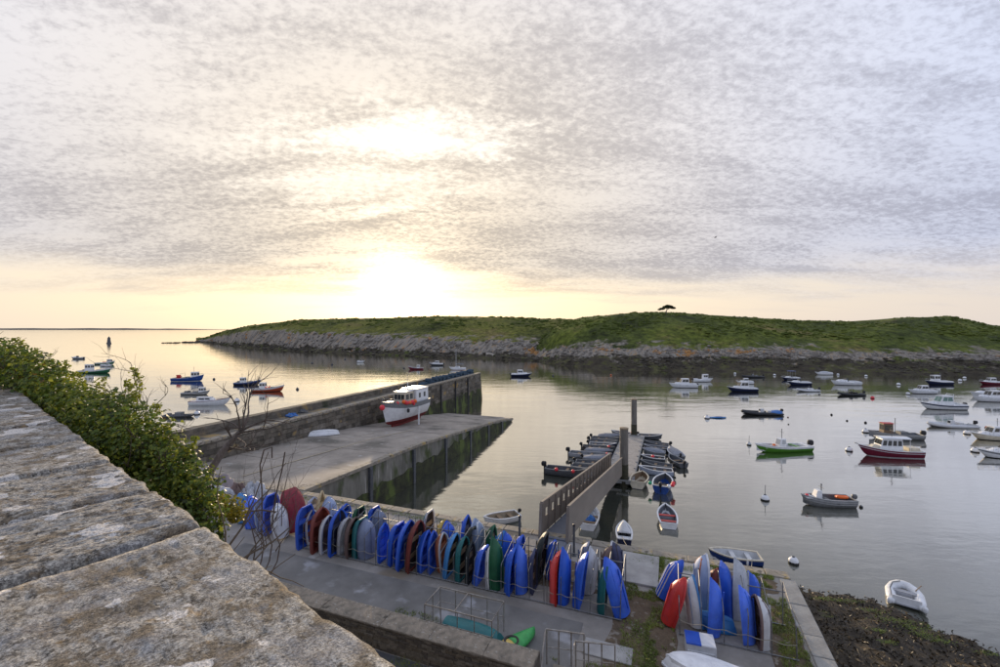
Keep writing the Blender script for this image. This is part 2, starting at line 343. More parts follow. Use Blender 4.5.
def headland(name, label, xs, yw, yb, yc, yr, dr, seed, xr, nu, green, db=None, dc=None):
    """xs: photo columns; yw/yb/yc/yr rows of waterline, foot of pale cliff, cliff top, ridge; dr: metres from shore to ridge"""
    nv = 64; us = np.linspace(xr[0], xr[1], nu); V = np.zeros((nu, nv, 3)); Z = np.zeros((nu, nv))
    for i, u in enumerate(us):
        Yw = F * CZ / (interp(u, xs, yw) - HY); d = interp(u, xs, dr)
        ob = interp(u, xs, db) if db else 10.0; oc = ob + (interp(u, xs, dc) if dc else 9.0)
        zb = CZ - (interp(u, xs, yb) - HY) * (Yw + ob) / F; zc = CZ - (interp(u, xs, yc) - HY) * (Yw + oc) / F; zr = CZ - (interp(u, xs, yr) - HY) * (Yw + d) / F
        zr = max(zr, zc + .3)
        dx = (u - CX) / F
        prof_d = [-14, 0, ob, oc, oc + (d - oc) * .3, oc + (d - oc) * .65, d, d + 40, d + 160]
        prof_z = [-2.5, 0, zb, zc, zc + (zr - zc) * .52, zc + (zr - zc) * .86, zr, zr * .93, zr * .4]
        prof_t = [0, 1, 1.25, 2.0, 2.4, 2.6, 2.8, 3.0, 3.0]
        vs = np.concatenate([np.linspace(-14, ob, 12, endpoint=False), np.linspace(ob, oc, 16, endpoint=False), np.linspace(oc, d + 10, 28, endpoint=False), np.linspace(d + 10, d + 160, 8)])
        Yr = Yw + vs; zz = np.interp(vs, prof_d, prof_z); tt = np.interp(vs, prof_d, prof_t)
        for j in range(nv):
            Y = Yr[j]; X = dx * Y; w = tt[j]; z = zz[j]
            nb = fbm(X * .045 + seed, Y * .045, 0, 4); nr = fbm(X * .22, Y * .22 + seed, z * .15, 4)
            if w > 2.0: z += (nb * 1.1 + nr * .30) * min(1, (w - 2.0) * 4) * (0.35 if vs[j] > d - 8 else 1)
            else:
                st = mn.noise(Vector((X * .35 - z * .5, Y * .15, seed)))          # slanting strata
                z += (nr * .75 + st * .55) * min(1, max(0, w - .9) * 3)
                if w < 1.25: z += nr * .4
            V[i, j] = (X + nr * .5, Y, z); Z[i, j] = w + nb * .12
    o = np_mesh(name, V.reshape(-1, 3), grid_faces(nu, nv), land_mat(name + '_ground', green), 'structure', False)
    at = o.data.attributes.new('zone', 'FLOAT', 'POINT'); at.data.foreach_set('value', Z.ravel().astype(np.float32))
    o['label'] = label; LAND_PTS[name] = (V, Z)
    return o
headland('far_headland', 'long low green headland with pale cliffs below the setting sun',
    [196, 205, 225, 250, 300, 350, 400, 450, 500, 540, 600, 660],
    [341.5, 342.5, 345, 348, 351.5, 354, 356, 358, 359.5, 361, 362, 363],
    [341, 341.5, 343, 345, 347.5, 350, 351.5, 353, 354.5, 356, 357, 358],
    [340.5, 339.5, 335, 331, 331, 334, 336.5, 339, 341, 344, 346, 348],
    [340, 338, 331, 325.5, 320, 318.5, 317.5, 316, 317, 319, 320, 322], 
    [20, 22, 40, 60, 80, 90, 95, 95, 95, 95, 95, 95], 3.3, (196, 660), 330, (.105, .115, .028))
headland('near_headland', 'green scrub covered headland with dark weedy rocks at its foot',
    [534, 545, 560, 580, 600, 640, 670, 720, 760, 800, 850, 900, 950, 985, 1010, 1120],
    [361, 363, 365, 367, 368.5, 370, 371, 372, 373, 373.5, 374, 374.5, 375, 375.5, 376, 378],
    [358, 358, 357.5, 357, 357, 357, 358, 359, 359.5, 360, 361, 361, 361, 361.5, 362, 363],
    [352, 349, 347.5, 347, 347.5, 348, 348.5, 349.5, 350, 351, 352.5, 353, 353.5, 354, 354.5, 356],
    [350, 335, 323, 317.5, 315.5, 312.5, 312, 315, 318.5, 321, 321, 317.5, 316.5, 324.5, 327, 332],
    [18, 30, 45, 60, 70, 78, 80, 80, 80, 80, 80, 80, 80, 80, 80, 80], 8.1, (534, 1120), 420, (.082, .105, .022), db=[9] * 7 + [12] * 9)
rng = np.random.default_rng(5)
def scatter_land(name, zlo, zhi, n, size, m, oname, label, squash, dz=0.0, smooth=False, power=2.0):
    V, Z = LAND_PTS[name]; A = V.reshape(-1, 3); zz = Z.ravel(); nu, nv = Z.shape
    idx = np.where((zz > zlo) & (zz < zhi) & (A[:, 2] > .1))[0]
    k = rng.choice(idx, n); k2 = np.clip(k + rng.choice([1, nv, nv + 1], n), 0, len(A) - 1); t = rng.random((n, 1))
    ok = np.abs(A[k] - A[k2]).sum(1) < 14; p = (A[k] * (1 - t) + A[k2] * t)[ok]
    cl = np.array([mn.noise(Vector((x * .05, y * .05, 9.0))) for x, y, _ in p]); keep = cl + rng.uniform(-.35, .35, len(p)) > 0; p = p[keep]
    s = size[0] + (size[1] - size[0]) * rng.random(len(p)) ** power; p[:, 2] += dz * s
    return tag(blobs(oname, p, s, m, rng, squash, .4, 'stuff', smooth), label)
SCRUB = mat('headland_scrub', (.12, .14, .03), (.045, .065, .015), sc=.08, rough=.95, spec=.1, coords='Object', bump=.8, bsc=2.0)
ROCKM = mat('cliff_rock', (.36, .33, .29), (.10, .088, .075), sc=.25, rough=.9, spec=.2, bump=.8, bsc=2.0, extra=[((.36, .19, .07), .12, .56, .66, (1, 1, 1))])
DROCK = mat('shore_rock', (.10, .085, .065), (.028, .024, .018), sc=.3, rough=.85, spec=.3, bump=.8, bsc=2.0, extra=[((.10, .12, .03), .15, .55, .66, (1, 1, 1))])
scatter_land('far_headland', 2.3, 3.0, 3200, (.4, 1.7), SCRUB, 'far_headland_scrub', 'low scrub covering the far headland', .5)
scatter_land('near_headland', 2.25, 3.0, 7000, (.3, 1.2), SCRUB, 'near_headland_scrub', 'dense low scrub covering the near headland', .42)
scatter_land('far_headland', 1.25, 1.95, 1500, (.3, 1.3), ROCKM, 'far_cliff_rocks', 'pale broken rocks on the far cliffs', .8)
scatter_land('near_headland', 1.35, 1.98, 3000, (.15, .75), ROCKM, 'near_cliff_rocks', 'pale broken rocks along the near cliff', .8)
scatter_land('near_headland', .98, 1.35, 4800, (.15, .7), DROCK, 'near_shore_rocks', 'dark weedy boulders along the waterline', .5)
scatter_land('far_headland', .98, 1.3, 2200, (.4, 1.3), DROCK, 'far_shore_rocks', 'dark boulders below the far cliffs', .5)

def pale_beach():
    mb = MB(); ps = [gp(488, 358, .0), gp(500, 356.5, .4), gp(520, 355.5, .4), gp(533, 358.5, .0)]
    pts = []; n = 14
    for i in range(n):
        t = i / (n - 1); x = 486 + 42 * t; y0 = 359.0; p0 = gp(x, y0, -.1); p1 = p0 + Vector((p0.x / p0.y, 1, 0)) * (9 + 6 * math.sin(t * 3.1)); p1.z = 2.6 + .2 * math.sin(7 * t)
        pts += [p0, (p0 + p1) / 2 + Vector((0, 0, .35)), p1]
    for i in range(n - 1):
        for j in range(2): mb.add([pts[i * 3 + j], pts[i * 3 + 3 + j], pts[i * 3 + 4 + j], pts[i * 3 + 1 + j]], [(0, 1, 2, 3)])
    return tag(mb.build('beach', mat('beach_sand', (.34, .30, .25), (.25, .22, .18), sc=.5, rough=.95)), 'small pale beach in the cove between headlands', kind='structure')
pale_beach()

def far_coast():
    n = 160; V = []
    for i in range(n):
        x = -420 + (640) * i / (n - 1); Y = 7600; X = (x - CX) / F * Y
        h = 21 + 6 * fbm(i * .13, 2.2) + (5 if x < 120 else 0); h *= min(1, (222 - x) / 60) if x < 222 else 0
        V += [(X, Y, -1), (X, Y + 15, max(h, .3) * .8), (X, Y + 120, max(h, .4)), (X, Y + 900, max(h, .4) * .6)]
    return tag(np_mesh('far_coast', V, grid_faces(n, 4), mat('far_coast_land', (.10, .095, .10), (.08, .08, .085), sc=.01, rough=1), 'structure'), 'faint strip of distant coast on the horizon')
far_coast()
def skerry(x, y, w, h, name_label, seed):
    c = gp(x, y, 0); r = np.random.default_rng(seed); n = 26; W_ = w * c.y / F
    p = np.stack([c.x + r.uniform(-.5, .5, n) * W_, c.y + r.uniform(-.25, .25, n) * W_, r.uniform(-.2, .15, n) * h], 1)
    return tag(blobs('skerry', p, r.uniform(.3, 1.0, n) * W_ * .16, DROCK, r, h / (W_ * .16), .4, None), name_label, 'rock')
skerry(170, 343, 14, .9, 'low dark reef rock lying farther out from the headland tip', 1)
skerry(190, 342.6, 20, 1.4, 'dark reef rock lying closest to the headland tip', 2)

# ------------------------------------------------------------------ harbour masonry
MASON = mat('pier_masonry', (.20, .175, .14), (.085, .075, .06), sc=1.6, rough=.9, bump=.9, bsc=3.5, stretch=(1, 1, 1.8), extra=[((.30, .21, .09), .5, .56, .68, (1, 1, .6)), ((.035, .045, .02), .35, .55, .7, (1, 1, .35))])
CONC = mat('slip_concrete', (.37, .325, .275), (.23, .205, .175), sc=.45, rough=.85, bump=.35, bsc=8, extra=[((.13, .12, .10), .22, .52, .68, (1, 1, 1)), ((.36, .34, .31), 1.7, .60, .72, (1, 1, 1))])
WALLC = mat('slip_wall_concrete', (.26, .245, .21), (.12, .115, .095), sc=1.3, rough=.9, bump=.5, bsc=5, stretch=(1, 1, .25), extra=[((.40, .38, .34), 2.4, .6, .7, (1.6, 1.6, .12)), ((.06, .075, .025), .8, .47, .66, (1, 1, .5))])
WEEDW = mat('weedy_wall', (.06, .065, .025), (.022, .022, .014), sc=1.8, rough=.85, bump=.9, bsc=6, extra=[((.10, .13, .03), .7, .5, .66, (1, 1, .5))])
COPE = mat('quay_coping_stone', (.36, .32, .26), (.21, .185, .15), sc=2.2, rough=.9, bump=.6, bsc=14, extra=[((.42, .30, .10), 1.4, .58, .68, (1, 1, 1)), ((.10, .09, .07), 3, .6, .7, (1, 1, 1))], coords='Object')
QUAYM = mat('quay_ground', (.32, .295, .265), (.185, .17, .15), sc=.55, rough=.9, bump=.45, bsc=10, extra=[((.20, .165, .12), .35, .55, .66, (1, 1, 1)), ((.40, .39, .38), 1.1, .60, .74, (1, 1, 1))])

def prism(poly, z0, z1, mb=None):
    mb = mb or MB(); n = len(poly)
    mb.add([(p.x, p.y, z0) for p in poly] + [(p.x, p.y, z1) for p in poly], [tuple(range(n))[::-1], tuple(range(n, 2 * n))] + [(i, (i + 1) % n, n + (i + 1) % n, n + i) for i in range(n)])
    return mb

SB = [2, 5, 12.7, 18.7, 25, 32, 39.4, 44, 56]; SZ = [3.49, 3.48, 3.16, 2.9, 2.35, 1.7, .95, .32, -1.3]
def slip_z(b): return interp(b, SB, SZ)
def breakwater():
    t = thing('breakwater', 'long stone breakwater with a raised outer parapet and tall weedy head', 'breakwater', q(-29.5, 20, 0))
    t_inv = t.location
    def bmat(name, fn, m, b0, b1, n=36):
        """body swept along b with a cross section fn(b)->[(a,z)...]"""
        mb = MB(); rings = []
        for i in range(n + 1):
            b = b0 + (b1 - b0) * i / n; rings.append([q(a, b, z) - t_inv for a, z in fn(b)])
        mb.loft(rings, True); return mb.build(name, m, t)
    af = lambda b: -27.9 - 1.3 * (b - 16) / 44
    ak = lambda b: -30.9 - .7 * (b - 16) / 44
    wob = lambda b, s, k=.05: k * mn.noise(Vector((b * .7, s, 0)))
    bmat('wall_body', lambda b: [(af(b) + .35, -2.5), (af(b) + .05, .9), (af(b) + wob(b, 1), 4.78), (ak(b), 4.78 + wob(b, 2, .03)), (ak(b) - .9, -2.5)], [MASON], 2, 60.4)
    bmat('weed_band', lambda b: [(af(b) + .37, -2.4), (af(b) + .12 + wob(b, 5, .05), 2.0 + wob(b, 3, .5)), (af(b) - .2, 2.0), (af(b) - .2, -2.4)], [WEEDW], 36, 60.55, 60)
    bmat('parapet', lambda b: [(ak(b) + .62, 4.7), (ak(b) + .58, 5.42 + wob(b, 7)), (ak(b) - .06, 5.46 + wob(b, 8)), (ak(b) - .09, 4.5)], [MASON], 2, 60.5, 60)
    # coping blocks on the inner edge of the walkway
    b = 6.0; k = 0; m0 = None
    while b < 60.2:
        ln = 1.15 + .35 * random.random(); ln = min(ln, 60.5 - b)
        if ln < .3: break
        mb = MB(); R = Matrix.Rotation(QROT + math.radians(90) + math.radians(1.7), 3, 'Z')
        mb.box((0, 0, 0), (ln - .03, .72, .2), R); c = q(af(b + ln / 2) - .30, b + ln / 2, 4.84 + random.uniform(-.02, .02)) - t_inv
        o = mb.build('coping_stone', COPE, t, loc=c); b += ln
    # squared blocks in the inner face
    rb = random.Random(12); mb = MB(); Rq = Matrix.Rotation(QROT, 3, 'Z'); z = -.2; row = 0
    while z < 4.6:
        hh = rb.uniform(.36, .5); hh = min(hh, 4.73 - z)
        bb = 6 + rb.uniform(0, .5)
        while bb < 60.2:
            w = min(rb.uniform(.55, 1.25), 60.4 - bb); bm_ = bb + w / 2
            if z + hh > slip_z(bm_) - .1 or bm_ > 44:
                zc = z + hh / 2; bat = .0 + (.05 if zc > .9 else .05 + .3 * (.9 - zc) / 3.4) * (1 if zc < 4.78 else 0); bat = .05 * (1 - (zc - .9) / 3.9) if zc > .9 else .05 + .088 * (.9 - zc)
                mb.cur = rb.choice((0, 0, 1, 2)) if zc > 1.9 + rb.uniform(-.4, .4) else rb.choice((3, 3, 2)); mb.box(q(af(bm_) + bat - .03 + rb.uniform(-.02, .025), bm_, zc) - t_inv, (.2, w - .03, hh - .03), Rq)
            bb += w
        z += hh; row += 1
    MX = [((.55, .56, .68))]
    sw = mb.build('stonework', [mat('block_a', (.19, .165, .13), (.09, .078, .06), sc=2.5, rough=.9, bump=.6, bsc=8, extra=[((.30, .21, .09), .9, .58, .68, (1, 1, 1))]), mat('block_b', (.25, .22, .18), (.12, .105, .085), sc=2.5, rough=.9, bump=.6, bsc=8), mat('block_c', (.12, .105, .085), (.06, .052, .04), sc=2.5, rough=.9, bump=.6, bsc=8), WEEDW], t); sw['kind'] = 'stuff'
    # pier-head end wall, slightly battered
    mb = MB(); e = 60.4
    mb.loft([[q(af(e) + .4, e + .55, -2.5) - t_inv, q(ak(e) - .9, e + .55, -2.5) - t_inv, q(ak(e) - .9, e, -2.5) - t_inv, q(af(e) + .4, e, -2.5) - t_inv],
             [q(af(e) + .02, e + .1, 4.75) - t_inv, q(ak(e) - .1, e + .1, 4.75) - t_inv, q(ak(e) - .1, e, 4.75) - t_inv, q(af(e) + .02, e, 4.75) - t_inv]], True)
    mb.build('pier_head', MASON, t)
    for bb in (44.2, 49.3, 54.3): # dark vertical joints / fender timbers in the face
        MB().box(q(af(bb) + .2, bb, 2.3) - t_inv, (.18, .22, 4.6), Matrix.Rotation(QROT, 3, 'Z')).build('fender_timber', DKRUB, t)
    return t
breakwater()

def slip_a(b): return -16.4 - 1.0 * (b - 5) / 39
def slipway():
    t = thing('slipway', 'broad concrete slipway sloping down beside the breakwater', 'slipway', q(-22, 14, 0)); o = t.location
    # surface made of poured panels with joints
    bs = [5.2, 10, 15, 20, 25, 30, 35, 40, 45, 54]; cols = [(-28.4, -24.0), (-24.0, -20.2), (-20.2, None)]
    for bi in range(len(bs) - 1):
        b0, b1 = bs[bi], bs[bi + 1]
        for ci, (a0, a1) in enumerate(cols):
            r = lambda b: (a1 if a1 is not None else slip_a(b) - .34)
            off = random.uniform(-.012, .012); g = .02
            mb = MB(); n = 4; top = []; bot = []
            rings = []
            for i in range(n + 1):
                b = b0 + g + (b1 - b0 - 2 * g) * i / n; z = slip_z(b) + off
                rings.append([q(a0 + g, b, z - .4) - o, q(r(b) - g, b, z - .4) - o, q(r(b) - g, b, z) - o, q(a0 + g, b, z) - o])
            mb.loft(rings, True); mb.build('concrete_panel', CONC, t)
    # fill below the panels
    mb = MB(); rings = []
    for i in range(25):
        b = 5.15 + 49 * i / 24; z = slip_z(b) - .06; rings.append([q(-29, b, -2.6) - o, q(slip_a(b) - .1, b, -2.6) - o, q(slip_a(b) - .1, b, z) - o, q(-29, b, z) - o])
    mb.loft(rings, True); mb.build('core', CONC, t)
    # retaining side wall in bays with kerb and dark pilasters
    bays = [5.2, 11.5, 17.5, 23.5, 29.5, 35, 40, 44.2]
    for i in range(len(bays) - 1):
        rings = []
        for k in range(4):
            b = bays[i] + .05 + (bays[i + 1] - bays[i] - .1) * k / 3; z = slip_z(b) + .05; rings.append([q(slip_a(b) - .3, b, z) - o, q(slip_a(b) - .3, b, -2.6) - o, q(slip_a(b) + .12, b, -2.6) - o, q(slip_a(b), b, z) - o])
        MB().loft(rings, True).build('wall_panel', WALLC, t)
        rings = []
        for k in range(9):
            b = bays[i] + .04 + (bays[i + 1] - bays[i] - .08) * k / 8; z = min(slip_z(b) - .25, 1.35 + .5 * mn.noise(Vector((b * .8, 3, 1)))); rings.append([q(slip_a(b) - .25, b, z) - o, q(slip_a(b) - .25, b, -2.5) - o, q(slip_a(b) + .17, b, -2.5) - o, q(slip_a(b) + .10, b, z) - o])
        MB().loft(rings, True).build('weed_band', WEEDW, t)
    for b in bays[1:-1]:
        z = slip_z(b) - .12; MB().box(q(slip_a(b) + .02, b, (z - 2.6) / 2) - o, (.42, .30, z + 2.6), Matrix.Rotation(QROT, 3, 'Z')).build('pilaster', DKGREY, t)
    rings = []
    for k in range(41):
        b = 5.2 + 39.4 * k / 40; z = slip_z(b); rings.append([q(slip_a(b) - .36, b, z - .1) - o, q(slip_a(b) + .08, b, z - .1) - o, q(slip_a(b) + .08, b, z + .13) - o, q(slip_a(b) - .36, b, z + .13) - o])
    MB().loft(rings, True).build('kerb', COPE, t)
    # pale painted guide line
    rings = []
    for k in range(30):
        b = 6 + 20 * k / 29; z = slip_z(b) + .016; a = -22.5 + .02 * b
        rings.append([q(a, b, z) - o, q(a + .16, b, z) - o, q(a + .16, b, z + .012) - o, q(a, b, z + .012) - o])
    MB().loft(rings, True).build('guide_line', mat('faded_line', (.42, .35, .24), (.3, .26, .2), sc=2, rough=.9), t)
    return t
slipway()

def quay():
    poly = [q(-48, -24, 0), q(7.55, -24, 0), q(7.55, 4.75, 0), q(-48, 4.75, 0)]
    mb = prism(poly, -2.6, QZ)
    o = tag(mb.build('quay', QUAYM), 'grey concrete quay carrying the dinghy racks', kind='structure')
    a = -34.0; i = 0
    while a < 7.5:
        ln = random.uniform(.9, 1.6); ln = min(ln, 7.9 - a)
        if ln < .25: break
        mb = MB(); mb.box((0, 0, 0), (ln - .025, .5, .34), Matrix.Rotation(QROT, 3, 'Z')); s = mb.build('coping_stone', COPE, o, loc=q(a + ln / 2, 4.99 + random.uniform(-.015, .015), QZ - .12 + random.uniform(-.012, .012))); bevel(s, .03); a += ln
    b = 4.70
    while b > -9:
        ln = random.uniform(.9, 1.7)
        mb = MB(); mb.box((0, 0, 0), (.55, ln - .025, .34), Matrix.Rotation(QROT, 3, 'Z')); s = mb.build('coping_stone', mat('edge_concrete', (.34, .33, .30), (.24, .23, .21), sc=2, rough=.9, bump=.4, bsc=14), o, loc=q(7.75 + random.uniform(-.01, .01), b - ln / 2, QZ - .13 + random.uniform(-.01, .01))); bevel(s, .03); b -= ln
    # face below the coping
    prism([q(-48, 4.7, 0), q(7.9, 4.7, 0), q(7.9, 5.12, 0), q(-48, 5.12, 0)], -2.6, QZ - .31).build('quay_face', MASON, o)
    prism([q(7.5, -24, 0), q(7.88, -24, 0), q(7.88, 4.68, 0), q(7.5, 4.68, 0)], -2.6, QZ - .32).build('quay_face', MASON, o)
    SLAB = mat('pale_slab', (.40, .39, .37), (.28, .27, .26), sc=1.5, rough=.9, bump=.35, bsc=16)
    for a0, a1, b0, b1, h in ((1.75, 3.2, 2.3, 4.6, .09), (1.2, 2.6, -1.9, -1.2, .05), (3.4, 5.2, 3.5, 4.6, .05), (2.6, 3.1, -3.2, -2.0, .04)):
        s = prism([q(a0, b0, 0) - q(a0, b0, 0), q(a1, b0, 0) - q(a0, b0, 0), q(a1, b1, 0) - q(a0, b0, 0), q(a0, b1, 0) - q(a0, b0, 0)], 0, h).build('concrete_slab', SLAB, o, loc=q(a0, b0, QZ - .004)); bevel(s, .02)
    SOIL = mat('bare_soil', (.17, .125, .08), (.085, .062, .04), sc=3, rough=.95, bump=.8, bsc=14, extra=[((.24, .21, .17), 5, .58, .68, (1, 1, 1))])
    for a0, a1, b0, b1, sd_ in ((1.75, 3.85, -3.9, 2.2, 1), (3.3, 7.4, 3.35, 4.6, 2), (6.35, 7.45, -6, 3.3, 3), (-11.5, 1.6, .9, 3.4, 4), (4.1, 6.3, 1.2, 3.3, 5)):
        n_, c0 = 40, q((a0 + a1) / 2, (b0 + b1) / 2, 0); ring = []
        for k in range(n_):
            th = 2 * math.pi * k / n_; ca, sa = math.cos(th), math.sin(th); e_ = 1 / max(abs(ca), abs(sa)) ** .75 * (.93 + .16 * mn.noise(Vector((ca * 3, sa * 3, sd_ * 4.1))))
            ring.append(q((a0 + a1) / 2 + (a1 - a0) / 2 * ca * min(e_, 1.22), (b0 + b1) / 2 + (b1 - b0) / 2 * sa * min(e_, 1.22), 0))
        prism(ring, QZ - .03, QZ + .004 + .002 * sd_).build('soil_patch', SOIL, o)
    # darker asphalt lane in front of the racks, slightly above the concrete
    prism([q(-14, -3.0, 0), q(1.0, -3.0, 0), q(1.0, -.55, 0), q(-14, -.55, 0)], QZ - .05, QZ + .018).build('lane', mat('lane_asphalt', (.22, .212, .20), (.135, .13, .122), sc=.8, rough=.85, bump=.3, bsc=25, extra=[((.33, .33, .34), .9, .58, .7, (1, 1, 1))]), o)
    prism([q(-14, -9, 0), q(2, -9, 0), q(2, -3.95, 0), q(-14, -3.95, 0)], QZ - .05, QZ + .006).build('path', mat('path_asphalt', (.10, .10, .105), (.07, .07, .075), sc=2, rough=.9, bump=.3, bsc=25), o)
    return o
quay()

def low_wall():
    a0, a1, b0, b1, zt = -12.5, .28, -3.92, -3.22, 4.28
    t = thing('low_stone_wall', 'low rubble stone wall with broad mottled coping in front of the racks', 'wall', q((a0 + a1) / 2, (b0 + b1) / 2, QZ)); o = t.location
    prism([q(a0, b0 + .08, 0) - Vector((o.x, o.y, 0)), q(a1 - .06, b0 + .08, 0) - Vector((o.x, o.y, 0)), q(a1 - .06, b1 - .05, 0) - Vector((o.x, o.y, 0)), q(a0, b1 - .05, 0) - Vector((o.x, o.y, 0))], -.02, .66).build('wall_core', mat('wall_mortar', (.10, .09, .075), (.06, .055, .045), rough=.95), t)
    r = random.Random(4); mb = MB(); R = Matrix.Rotation(QROT, 3, 'Z')
    z = .0
    while z < .64:
        h = min(r.uniform(.055, .11), .665 - z); a = a0
        while a < a1 - .03:
            w = min(r.uniform(.12, .36), a1 - a); p = q(a + w / 2, b0 + .10 - r.uniform(0, .035), 0) - Vector((o.x, o.y, 0)); p.z = z + h / 2
            mb.cur = r.randrange(3); mb.box(p, (w - .015, .16, h - .012), R); a += w
        z += h
    st = mb.build('stonework', [mat('rubble_a', (.20, .165, .12), (.12, .10, .075), rough=.9, bump=.5), mat('rubble_b', (.15, .125, .10), (.09, .08, .065), rough=.9, bump=.5), mat('rubble_c', (.24, .205, .16), (.15, .13, .10), rough=.9, bump=.5)], t); st['kind'] = 'stuff'
    mb = MB()
    z = .0
    while z < .62:
        h = .11; b = b0 + .16
        while b < b1: w = .22; p = q(a1 - .06, b + w / 2, 0) - Vector((o.x, o.y, 0)); p.z = z + h / 2; mb.box(p, (.14, w - .015, h - .012), R); b += w
        z += h
    mb.build('end_stones', MATS['rubble_b'], t)
    CP = mat('low_wall_coping', (.33, .28, .22), (.17, .15, .12), sc=5, rough=.95, bump=.8, bsc=22, extra=[((.38, .36, .32), 9, .6, .7, (1, 1, 1)), ((.09, .08, .065), 4, .6, .7, (1, 1, 1))])
    a = a0
    while a < a1:
        ln = min(r.uniform(1.6, 2.3), a1 + .02 - a)
        if ln < .3: break
        mb = MB(); nx = 16; ny = 7; vs = []
        for i in range(nx):
            for j in range(ny):
                x = -ln / 2 + .006 + (ln - .012) * i / (nx - 1); y = -.36 + .72 * j / (ny - 1); edge = 1 - abs(2 * j / (ny - 1) - 1); n_ = .018 * fbm((a + x) * 5, y * 5, 3)
                vs.append(R @ Vector((x, y + .02 * fbm((a + x) * 3, j, 1), .06 + n_ - .03 * (edge == 0))))
        fs = [(i * ny + j, (i + 1) * ny + j, (i + 1) * ny + j + 1, i * ny + j + 1) for i in range(nx - 1) for j in range(ny - 1)]
        mb.add(vs, fs); mb.box((0, 0, -.01), (ln - .012, .71, .06), R)
        c = q(a + ln / 2, (b0 + b1) / 2, 0) - Vector((o.x, o.y, 0)); c.z = .70; mb.build('coping_stone', CP, t, True, loc=c); a += ln
low_wall()

# ------------------------------------------------------------------ weedy shore at lower right
def shore():
    wl = [gp(770, 580, 0), gp(800, 590, 0), gp(835, 595, 0), gp(870, 600, 0), gp(890, 608, 0), gp(920, 622, 0), gp(960, 640, 0), gp(1000, 656, 0), gp(1080, 700, 0)]
    ths = np.array([math.atan2(p.x, p.y) for p in wl]); rs = np.array([Vector((p.x, p.y)).length for p in wl])
    n = 150; V = []; 
    for i in range(n):
        th = .45 + (1.5 - .45) * i / (n - 1); rw = interp(th, ths, rs)
        for j in range(n):
            r = 5 + 24 * j / (n - 1); d = rw - r; X, Y = r * math.sin(th), r * math.cos(th)
            z = .14 * d if d > 0 else .22 * d
            z = min(z, 2.2) + .10 * fbm(X * .9, Y * .9, 1) + .07 * fbm(X * 3, Y * 3, 2) * (1 if d > -1 else .3)
            V.append((X, Y, max(z, -2.5)))
    WEED = mat('weedy_shore_ground', (.055, .042, .025), (.016, .012, .008), sc=2.2, rough=.8, spec=.4, bump=1.0, bsc=9, extra=[((.09, .06, .026), .7, .59, .70, (1, 1, 1)), ((.10, .12, .02), .45, .66, .72, (.6, 1.6, 1))])
    o = tag(np_mesh('shore', V, grid_faces(n, n), WEED, 'structure', True), 'brown weedy foreshore exposed below the quay')
    A = np.array(V); th = np.arctan2(A[:, 0], A[:, 1]); rr = np.hypot(A[:, 0], A[:, 1]); rwl = np.interp(th, ths, rs); a_ = (A[:, 0] - QO.x) * E1.x + (A[:, 1] - QO.y) * E1.y
    r = np.random.default_rng(3)
    ok = np.where((rr < rwl + .35) & (a_ > 7.9))[0]
    NW = 26000; k = r.choice(ok, NW); p = A[k] + r.normal(0, .09, (NW, 3)) * (1, 1, .15) + (0, 0, .02); nr = np.array([0, 0, 1.0]) + r.normal(0, .75, (NW, 3))
    v, f = leaves(p, nr, r.uniform(.03, .13, NW), r, .3)
    tag(np_mesh('seaweed', v, f, mat('seaweed_brown', (.085, .058, .026), (.02, .015, .009), sc=1.6, rough=.5, spec=.5, extra=[((.16, .10, .035), .9, .58, .68, (1, 1, 1))]), 'stuff'), 'brown seaweed strewn over the foreshore')
    # green weed streaks
    st = [(gp(845, 603, .1), 1.5, 14), (gp(872, 615, .1), 1.2, 10), (gp(895, 625, .1), 1.8, 16), (gp(915, 632, .1), 1.6, 16), (gp(925, 640, .1), 1.2, 12), (gp(880, 640, .2), .9, 8), (gp(887, 655, .2), .8, 8), (gp(990, 655, .1), 1.0, 8), (gp(822, 601, .1), 1.0, 9), (gp(938, 645, .1), 1.2, 12)]
    pts = []
    for c, s, m_ in st:
        pts.append(np.stack([c.x + r.normal(0, .28 * s, m_ * 14), c.y + r.normal(0, .09 * s, m_ * 14)], 1))
    pts = np.concatenate(pts); d2 = np.interp(np.arctan2(pts[:, 0], pts[:, 1]), ths, rs) - np.hypot(pts[:, 0], pts[:, 1])
    pz = np.where(d2 > 0, .14 * d2, 0) + .075; pz = np.minimum(pz, 2.25); pts = np.c_[pts, pz + r.uniform(-.02, .05, len(pts))]
    v, f = leaves(pts, np.array([0, 0, 1.0]) + r.normal(0, .2, pts.shape), r.uniform(.015, .05, len(pts)), r, .3)
    tag(np_mesh('green_seaweed', v, f, mat('seaweed_green', (.16, .22, .02), (.09, .13, .012), sc=2, rough=.5), 'stuff'), 'bright green weed streaks on the foreshore')
shore()

